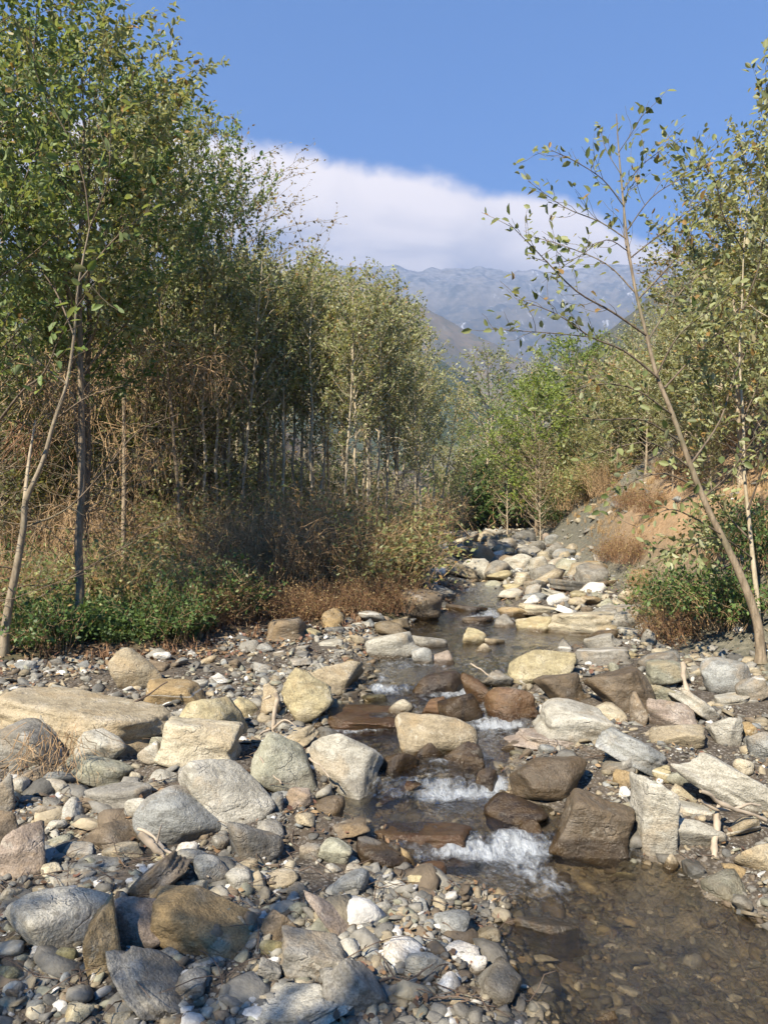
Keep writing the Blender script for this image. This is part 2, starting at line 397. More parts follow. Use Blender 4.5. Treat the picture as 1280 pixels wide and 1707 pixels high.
def make_plain(name, c1, c2, rough=0.85, sc_=8, trans=0.0):
    m, t = new_mat(name); oi = t.new('ShaderNodeObjectInfo'); g = t.new('ShaderNodeNewGeometry')
    n = t.noise(g.outputs['Position'], sc_, 4, 0.6)
    rn = t.new('ShaderNodeAttribute', attribute_name='rnd').outputs['Fac']
    c = t.mix(t.smooth(t.math('ADD', t.math('MULTIPLY', n, .5), t.math('MULTIPLY', rn, .5)), 0.2, 0.75), c1, c2)
    p = t.new('ShaderNodeBsdfPrincipled', {'Base Color': c, 'Roughness': rough})
    sh = p.outputs[0]
    if trans:
        tr = t.new('ShaderNodeBsdfTranslucent', {'Color': c}); sh = t.new('ShaderNodeMixShader', {0: trans, 1: sh, 2: tr.outputs[0]}).outputs[0]
    t.new('ShaderNodeOutputMaterial', {'Surface': sh}); return m

ROCK = make_rock_mat(); PEB = make_pebble_mat(); GROUND = make_ground_mat(); WATER = make_water_mat()
LEAF_ALDER = make_leaf_mat('alder_leaf', (0.090, 0.125, 0.040), (0.32, 0.345, 0.145), (0.40, 0.42, 0.26), 0.38)
LEAF_GREEN = make_leaf_mat('fresh_leaf', (0.085, 0.145, 0.040), (0.22, 0.30, 0.100), (0.30, 0.36, 0.19), 0.40, dryfrac=0.04)
LEAF_OLIVE = make_leaf_mat('olive_leaf', (0.125, 0.145, 0.060), (0.36, 0.38, 0.18), (0.48, 0.48, 0.32), 0.34, dryfrac=0.07)
LEAF_BRIGHT = make_leaf_mat('spring_green_leaf', (0.14, 0.19, 0.035), (0.32, 0.38, 0.08), (0.30, 0.38, 0.12), 0.4, dryfrac=0.02)
LEAF_BROWN = make_leaf_mat('russet_leaf', (0.15, 0.11, 0.05), (0.30, 0.24, 0.12), (0.30, 0.22, 0.13), 0.25, 0.7)
LEAF_DARK = make_leaf_mat('weed_leaf', (0.042, 0.085, 0.022), (0.14, 0.215, 0.06), (0.14, 0.21, 0.09), 0.3, dryfrac=0.03)
BARK_PALE = make_bark('pale_bark', (0.34, 0.28, 0.19), (0.52, 0.45, 0.33))
BARK_DARK = make_bark('brown_bark', (0.10, 0.075, 0.05), (0.24, 0.18, 0.12))
BARK_MID = make_bark('tan_bark', (0.24, 0.19, 0.13), (0.42, 0.35, 0.25))
BARK_TALL = make_bark('lichen_bark', (0.17, 0.13, 0.085), (0.33, 0.26, 0.18))
DRY = make_plain('dry_stem', (0.23, 0.145, 0.075), (0.56, 0.385, 0.215))
DRYRED = make_plain('russet_stem', (0.13, 0.065, 0.035), (0.33, 0.19, 0.10))
GRASSM = make_plain('grass_blade', (0.05, 0.09, 0.02), (0.20, 0.24, 0.08), 0.7, 3, 0.25)
STRAW = make_plain('straw_blade', (0.30, 0.19, 0.09), (0.50, 0.36, 0.19), 0.8, 3, 0.2)
DRIFT = make_plain('driftwood', (0.22, 0.17, 0.12), (0.50, 0.42, 0.32), 0.8, 20)
DARKWOOD = make_plain('dark_wood', (0.06, 0.04, 0.03), (0.14, 0.10, 0.07), 0.8, 20)

# ------------------------------------------------------------------ ground sheet
def axis(parts):
    out = []
    for a, b, s in parts: out += list(np.arange(a, b, s))
    return np.array(out + [parts[-1][1]])

def build_ground():
    xs = axis([(-900, -120, 60), (-120, -30, 6), (-30, -8, .7), (-8, -4.5, .2), (-4.5, 5.5, .05), (5.5, 9, .14), (9, 30, .7), (30, 120, 6), (120, 900, 60)])
    ys = axis([(-60, -4, 7), (-4, 1.8, .4), (1.8, 6, .035), (6, 11, .06), (11, 18, .12), (18, 40, .4), (40, 110, 3), (110, 700, 30), (700, 1100, 100)])
    X, Y = np.meshgrid(xs, ys); Z = ground_z(X, Y)
    Z = np.where(Y > 60, np.minimum(Z, 60), Z)
    nx, ny = len(xs), len(ys)
    V = np.stack([X, Y, Z], -1).reshape(-1, 3)
    i = np.arange(nx - 1)[None] + np.arange(ny - 1)[:, None] * nx; i = i.ravel()
    me = mesh_quads('ground', V, np.stack([i, i + 1, i + nx + 1, i + nx], -1)); smooth_all(me)
    x, y = V[:, 0], V[:, 1]; dl, dr = bank_d(x, y)
    P = np.stack([x, y, x * 0], -1); n = .5 + .5 * fbm(P * .7, 3, 41)
    fattr(me, 'litter', np.clip(np.maximum(sstep(dl, -.2, .3), sstep(dr, 1.5, 6) * sstep(y, 16, 24)) , 0, 1))
    scr = sstep(dr, -.3, .2)
    fattr(me, 'scree', scr)
    e = sstep(dr, .45 + .5 * (n - .5), 1.0) * sstep(y, 6, 8) * (1 - sstep(y, 13.5, 17 + 2 * n)) * sstep(x, 3.4, 4.3)
    fattr(me, 'earth', np.clip(e, 0, 1))
    fattr(me, 'bed', sstep(-channel_out(x, y) - .1 * vnoise(P * 2.1, 3), -.12, .02) * (y < 16))
    link('ground', me, GROUND, kind='structure')
build_ground()

def build_water():
    t = np.linspace(0, 1, 90); ys = axis([(0.6, 2.2, .15), (2.2, 7, .028), (7, 11, .05), (11, 12.6, .1)])
    l = np.interp(ys, CYs, CL) - .35; r = np.interp(ys, CYs, CR) + .35
    X = l[:, None] + (r - l)[:, None] * t[None]; Y = np.repeat(ys[:, None], len(t), 1)
    P = np.stack([X, Y, 0 * X], -1)
    Yw = Y + .10 * vnoise(np.stack([X * 2.6, X * 0, Y * 0], -1), 7) + .05 * vnoise(P * 6, 8)       # ragged lip of each drop
    Z = water_z(Yw)
    slope = np.clip((water_z(Yw + .05) - water_z(Yw - .05)) / .1, 0, 1)
    steep = sstep(slope, .08, .3)
    # foam trails: below each drop, where the current runs
    foam = np.zeros_like(X)
    def blob(cx, cy, rx, ry, a, rot=0):
        c, s = math.cos(R(rot)), math.sin(R(rot)); dx, dy = X - cx, Y - cy
        u = (dx * c + dy * s) / rx; v = (-dx * s + dy * c) / ry
        return a * np.exp(-(u * u + v * v) * 1.1)
    for (px, py, rx, ry, a, rot) in [(855, 1420, .17, .09, 1.0, 0), (880, 1448, .20, .15, .75, -35), (925, 1475, .09, .12, .5, 0), (800, 1425, .2, .05, .75, 0),
                                (770, 1327, .30, .055, 1.0, 5), (820, 1322, .10, .05, .9, 0), (700, 1335, .12, .04, .45, 0), (745, 1355, .2, .04, .3, 0), (830, 1300, .05, .1, .8, 0), (855, 1390, .09, .06, .8, 0),
                                (590, 1218, .20, .05, 1.0, 0), (570, 1200, .1, .05, .7, 0), (830, 1212, .24, .06, .75, 0), (735, 1270, .10, .05, .5, 0), (800, 1195, .10, .07, .6, 0),
                                (765, 1157, .14, .06, 1.0, 20), (772, 1140, .05, .12, .9, 0), (640, 1148, .12, .05, .8, 0), (637, 1132, .05, .1, .7, 0), (810, 1180, .06, .1, .5, 0),
                                (790, 1030, .25, .14, .8, 0), (815, 1020, .2, .3, .9, 0), (745, 1088, .3, .1, .25, 0), (770, 985, .4, .6, .6, 0), (900, 1490, .22, .16, .33, -30), (760, 1420, .2, .06, .4, 0), (690, 1345, .2, .06, .3, 0), (640, 1235, .25, .07, .4, 0), (700, 1110, .3, .2, .3, 0), (830, 1225, .3, .1, .45, 0), (860, 1400, .07, .1, .9, 0)]:
        h = hit(px, py)
        foam += blob(h[0], h[1], rx * .74, ry * .85, a, rot)
    rif = sstep(vnoise(P * np.array([3.2, 1.6, 1]), 55), .05, .6) * sstep(Y, 3.5, 3.8) * (1 - sstep(np.abs(t[None] - .5), .22, .42))
    foam = np.clip(foam * (0.72 + .4 * steep) + .35 * steep * (Y < 14) + .30 * rif * (Y < 12), 0, .9)
    turb = np.clip(foam + steep * .6 + .15, 0, 1)
    Z = Z + .006 * fbm(P * np.array([9, 7, 1]), 3, 71) + .022 * np.clip(foam, 0, .8) * fbm(P * 24, 3, 77)
    nx, ny = len(t), len(ys); V = np.stack([X, Y, Z], -1).reshape(-1, 3)
    i = (np.arange(nx - 1)[None] + np.arange(ny - 1)[:, None] * nx).ravel()
    me = mesh_quads('stream', V, np.stack([i, i + 1, i + nx + 1, i + nx], -1)); smooth_all(me)
    fattr(me, 'foam', foam); fattr(me, 'rough', turb)
    link('stream_water', me, WATER, kind='structure')
build_water()

# ------------------------------------------------------------------ mountains and hills
def hill_mat(name, c1, c2, c3, snow=0.0, s=1.0, rotz=0):
    m, t = new_mat(name); tc = t.new('ShaderNodeTexCoord'); P = tc.outputs['Object']
    n1 = t.noise(P, 0.006 * s, 6, 0.6, 0.5); n2 = t.noise(P, 0.035 * s, 6, 0.65)
    c = t.mix(t.smooth(n1, 0.38, 0.62), c1, c2); c = t.mix(t.math('MULTIPLY', t.smooth(n2, 0.48, 0.68), 0.7), c, c3)
    if snow:
        v = t.new('ShaderNodeMapping', {'Vector': P, 'Rotation': (0, R(20), 0), 'Scale': (0.022, 0.008, 0.011)}).outputs[0]
        v2 = t.noise(v, 1.0, 5, 0.7, 1.6)
        g = t.noise(P, 0.0022, 3, 0.6)
        sn = t.math('MULTIPLY', t.smooth(v2, 0.58, 0.70), t.smooth(g, 0.42, 0.55))
        c = t.mix(t.math('MULTIPLY', sn, snow), c, (0.9, 0.9, 0.92))
        z = t.new('ShaderNodeSeparateXYZ', {0: P}).outputs[2]
        high = t.math('MULTIPLY', t.smooth(z, 700.0, 1180.0), t.smooth(n2, 0.30, 0.62))
        c = t.mix(t.math('MULTIPLY', high, 0.22), c, (0.8, 0.8, 0.84))  # high snow; the pale colour also imitates cloud haze softening the ridge
    p = t.new('ShaderNodeBsdfPrincipled', {'Base Color': c, 'Roughness': 0.95})
    t.new('ShaderNodeOutputMaterial', {'Surface': p.outputs[0]}); return m

def build_hill(name, prof, Yr, front, back, mat, amp, seed, nx=220, ny=70, px=(-500, 1900)):
    """ridge line through (px,row) points seen at distance Yr; falls away to the front and to the back"""
    pxs = np.linspace(px[0], px[1], nx); rows = np.interp(pxs, [p[0] for p in prof], [p[1] for p in prof])
    X = (pxs - CX) / F * Yr; H = CAMZ - (rows - CY) / F * Yr
    v = np.linspace(-1, 1, ny); Yo = np.where(v < 0, v * front, v * back)
    XX = np.repeat(X[None], ny, 0); YY = Yr + np.repeat(Yo[:, None], nx, 1)
    fall = np.where(v < 0, (1 - np.abs(v)) ** 1.15, (1 - np.abs(v)))[:, None]
    k = 1 / (front * .22)
    P = np.stack([XX * k, YY * k * .8, XX * 0], -1)
    rid = 1 - np.abs(fbm(P + .3 * fbm(P * .7, 2, seed + 3)[..., None], 5, seed)) * 1.5
    ZZ = (H[None] + 0) * fall + amp * (rid - .75) * (np.clip(np.abs(v) * 3.0, .05, 1))[:, None] * fall ** .4 + amp * .06 * fbm(P * 9, 3, seed + 9)
    V = np.stack([XX, YY, ZZ - 3], -1).reshape(-1, 3)
    i = (np.arange(nx - 1)[None] + np.arange(ny - 1)[:, None] * nx).ravel()
    me = mesh_quads(name, V, np.stack([i, i + 1, i + nx + 1, i + nx], -1)); smooth_all(me)
    link(name, me, mat, kind='structure')

M_FAR = hill_mat('far_mountain_rock', (0.07, 0.07, 0.045), (0.16, 0.135, 0.085), (0.22, 0.18, 0.12), 0.6)
M_SPUR = hill_mat('brown_slope', (0.13, 0.11, 0.06), (0.25, 0.18, 0.10), (0.10, 0.11, 0.06), 0.8, 1.6)
M_HILL = hill_mat('wooded_hill', (0.020, 0.034, 0.016), (0.04, 0.055, 0.025), (0.075, 0.075, 0.035), 0, 6)
M_HILL2 = hill_mat('brown_hill', (0.04, 0.045, 0.025), (0.07, 0.065, 0.04), (0.10, 0.085, 0.05), 0, 5)
build_hill('mountain', [(-500, 430), (200, 440), (420, 458), (560, 442), (620, 438), (700, 446), (800, 440), (900, 446), (1000, 440), (1100, 430), (1280, 420), (1900, 420)], 3600, 2200, 500, M_FAR, 230, 3, 320, 120)
build_hill('hill', [(-500, 440), (420, 445), (560, 450), (620, 464), (700, 502), (780, 548), (860, 586), (960, 632), (1100, 720), (1900, 840)], 1350, 620, 250, M_SPUR, 60, 14, 240, 80)
build_hill('hill', [(-500, 480), (500, 520), (640, 545), (700, 575), (740, 592), (800, 640), (860, 700), (1000, 790), (1900, 850)], 480, 220, 100, M_HILL, 12, 24, 260, 60)
build_hill('hill', [(-500, 850), (700, 800), (860, 650), (940, 590), (1020, 530), (1100, 462), (1180, 430), (1280, 400), (1900, 330)], 420, 200, 100, M_HILL2, 14, 34, 260, 60)

# haze: one closed box of air
def build_haze():
    m, t = new_mat('valley_air')
    pv = t.new('ShaderNodeVolumePrincipled', {'Color': HAZE_COLOR + (1,), 'Density': HAZE_DENSITY, 'Anisotropy': 0.0})
    t.new('ShaderNodeOutputMaterial', {'Volume': pv.outputs[0]})
    x0, x1, y0, y1, z0, z1 = -5200, 5200, -70, 4160, -60, 1420
    V = [(x, y, z) for x in (x0, x1) for y in (y0, y1) for z in (z0, z1)]
    me = mesh_quads('haze', V, [(0, 1, 3, 2), (4, 6, 7, 5), (0, 4, 5, 1), (2, 3, 7, 6), (0, 2, 6, 4), (1, 5, 7, 3)])
    link('haze', me, m, kind='stuff')
build_haze()

# ------------------------------------------------------------------ stones
def ico(sub):
    import bmesh
    bm = bmesh.new(); bmesh.ops.create_icosphere(bm, subdivisions=sub, radius=1)
    V = np.array([v.co[:] for v in bm.verts]); Fc = np.array([[v.index for v in f.verts] for f in bm.faces]); bm.free()
    V /= np.linalg.norm(V, axis=1)[:, None]; return V, Fc
ICO = {k: ico(k) for k in (2, 3, 4, 5)}

def rock_verts(shape, seed, sub):
    r = np.random.default_rng(seed); D, Fc = ICO[sub]
    def rp(n): v = r.normal(size=(n, 3)); return v / np.linalg.norm(v, axis=1)[:, None]
    if shape == 'r': N = rp(14); O = r.uniform(.74, 1.0, 14); p = 10
    elif shape == 'a': N = rp(15); O = r.uniform(.58, 1.0, 15); p = 34
    elif shape == 'b':
        N = np.array([[1, 0, 0], [-1, 0, 0], [0, 1, 0], [0, -1, 0], [0, 0, 1], [0, 0, -1]], float) + r.normal(0, .13, (6, 3)); N /= np.linalg.norm(N, axis=1)[:, None]
        O = np.full(6, .80); E = rp(7); N = np.vstack([N, E]); O = np.concatenate([O, r.uniform(.86, 1.08, 7)]); p = 26
    else:  # 's' foliated slab
        th = r.uniform(0, 6.28) + np.linspace(0, 6.28, 8)[:7] + r.normal(0, .2, 7)
        N = np.stack([np.cos(th), np.sin(th), r.normal(0, .22, 7)], 1); N = np.vstack([N, [[.06, .1, 1], [-.08, -.05, -1]], rp(4)])
        N /= np.linalg.norm(N, axis=1)[:, None]; O = np.concatenate([r.uniform(.72, 1.0, 7), [.62, .62], r.uniform(.9, 1.1, 4)]); p = 18
    q = np.clip(D @ N.T, 0, None) / O[None]
    rad = (q ** p).sum(1) ** (-1 / p)
    V = D * rad[:, None]
    lo, hi = V.min(0), V.max(0); V = (V - (lo + hi) / 2) / ((hi - lo) / 2)
    amp = {'r': .035, 'a': .06, 'b': .05, 's': .06}[shape]
    s3 = r.uniform(0, 50, 3)
    V = V * (1 + amp * fbm(V * 1.3 + s3, 3, seed)[:, None] * 1.2)
    V = V * (1 + amp * .5 * fbm(V * 4.5 + s3, 3 if sub < 5 else 4, seed + 5)[:, None])
    V[:, :2] *= (1 + .22 * sstep(-V[:, 2], .05, .9))[:, None]; V[:, 2] = np.maximum(V[:, 2], -.80 + .05 * V[:, 0])
    if shape in 'sab':   # bedding ledges
        k = {'s': 9, 'a': 5, 'b': 4}[shape]
        lay = vnoise(np.stack([V[:, 0] * .5, V[:, 1] * .5, V[:, 2] * k + V[:, 0] * .9], -1) + s3, seed + 9)
        V[:, :2] *= (1 + (.028 if shape == 's' else .016) * np.sign(lay) * np.abs(lay) ** .5)[:, None]
    return V, Fc

COL = {'lg': (.405, .385, .325), 'g': (.26, .245, .21), 'bg': (.26, .265, .25), 'dg': (.15, .145, .13), 'tan': (.37, .31, .21), 'cream': (.47, .415, .30),
       'yel': (.39, .335, .20), 'och': (.31, .225, .115), 'br': (.20, .155, .105), 'rust': (.23, .13, .065), 'dk': (.085, .06, .042), 'w': (.72, .70, .65),
       'pk': (.31, .25, .20), 'gn': (.29, .285, .215), 'ol': (.20, .18, .09)}
CNAME = {'lg': 'pale grey', 'g': 'grey', 'bg': 'blue-grey', 'dg': 'dark grey', 'tan': 'tan', 'cream': 'cream', 'yel': 'yellowish', 'och': 'ochre', 'br': 'brown',
         'rust': 'rust-coloured', 'dk': 'dark', 'w': 'white', 'pk': 'pinkish', 'gn': 'greenish grey', 'ol': 'olive'}

STONES = []   # (x,y,z,rx,ry,rz, short)

def place_stone(name, cat, cx, cy, w, h, ang, shape, colk, wet, label, short, seed, sub=4, sink=0.0, group=None):
    w *= 1.05; h *= 1.08
    a = R(ang); ph = math.sqrt((h * math.cos(a)) ** 2 + (w * math.sin(a)) ** 2)
    pb = cy + ph / 2 * .82
    hh = hit(cx, pb)
    if hh is None: return None
    Yf = hh[1]; k = Yf / F
    th = math.atan2((cy - CY) / F, 1); s, c = max(math.sin(th), .02), math.cos(th)
    phw = ph * k; big = max(w, h) * k
    D = min(.78 * big, .80 * phw / s)
    if shape == 's' and h < w: D = min(.75 * big, .86 * phw / s)
    Yc = Yf + D * .36; k = Yc / F
    W = w * k; Hf = h * k
    # solve the third axis so that the outline keeps its height in view
    Hw = math.sqrt(max(Hf * Hf - (D * s * math.cos(a)) ** 2, (.38 * Hf) ** 2)) / c
    Zc = CAMZ - (cy - CY) / F * Yc; Xc = (cx - CX) / F * Yc
    zg = max(gz(Xc, Yc), gz(Xc, Yc + D * .3))
    ext = math.sqrt((Hw / 2 * math.cos(a)) ** 2 + (W / 2 * math.sin(a)) ** 2)
    gap = (Zc - ext) - (zg - .02 - .06 * Hw)
    if gap > 0 and abs(ang) < 30: Hw += gap; Zc -= gap / 2
    elif gap > 0: Zc -= gap * .5; Hw += gap * .5
    V, Fc = rock_verts(shape, seed, sub)
    V = V * np.array([W / 2, D / 2, Hw / 2])
    V = np.array(V) @ np.array(Matrix.Rotation(-a, 3, 'Y')).T
    me = mesh_quads(name, V, Fc); smooth_all(me)
    zw = float(water_z(Yc)); inch = channel_out(Xc, Yc) < .12
    zz = V[:, 2] + Zc
    if inch:
        damp = 1 - sstep(zz - zw, .02, .055 + .02 * vnoise(V * 20, 3))
    else: damp = (1 - sstep(zz - zg, -.01, .03)) * .5
    fattr(me, 'damp', np.clip(damp, 0, 1))
    o = link(name, me, ROCK); o.location = (Xc, Yc, Zc)
    jit = np.random.default_rng(seed + 7).uniform(.88, 1.12) ; bc = COL[colk]
    o.color = (bc[0] * jit, bc[1] * jit, bc[2] * jit, wet)
    o['label'] = label; o['category'] = cat
    if group: o['group'] = group
    STONES.append((Xc, Yc, Zc, W / 2, D / 2, Hw / 2, short, abs(ang)))
    return o

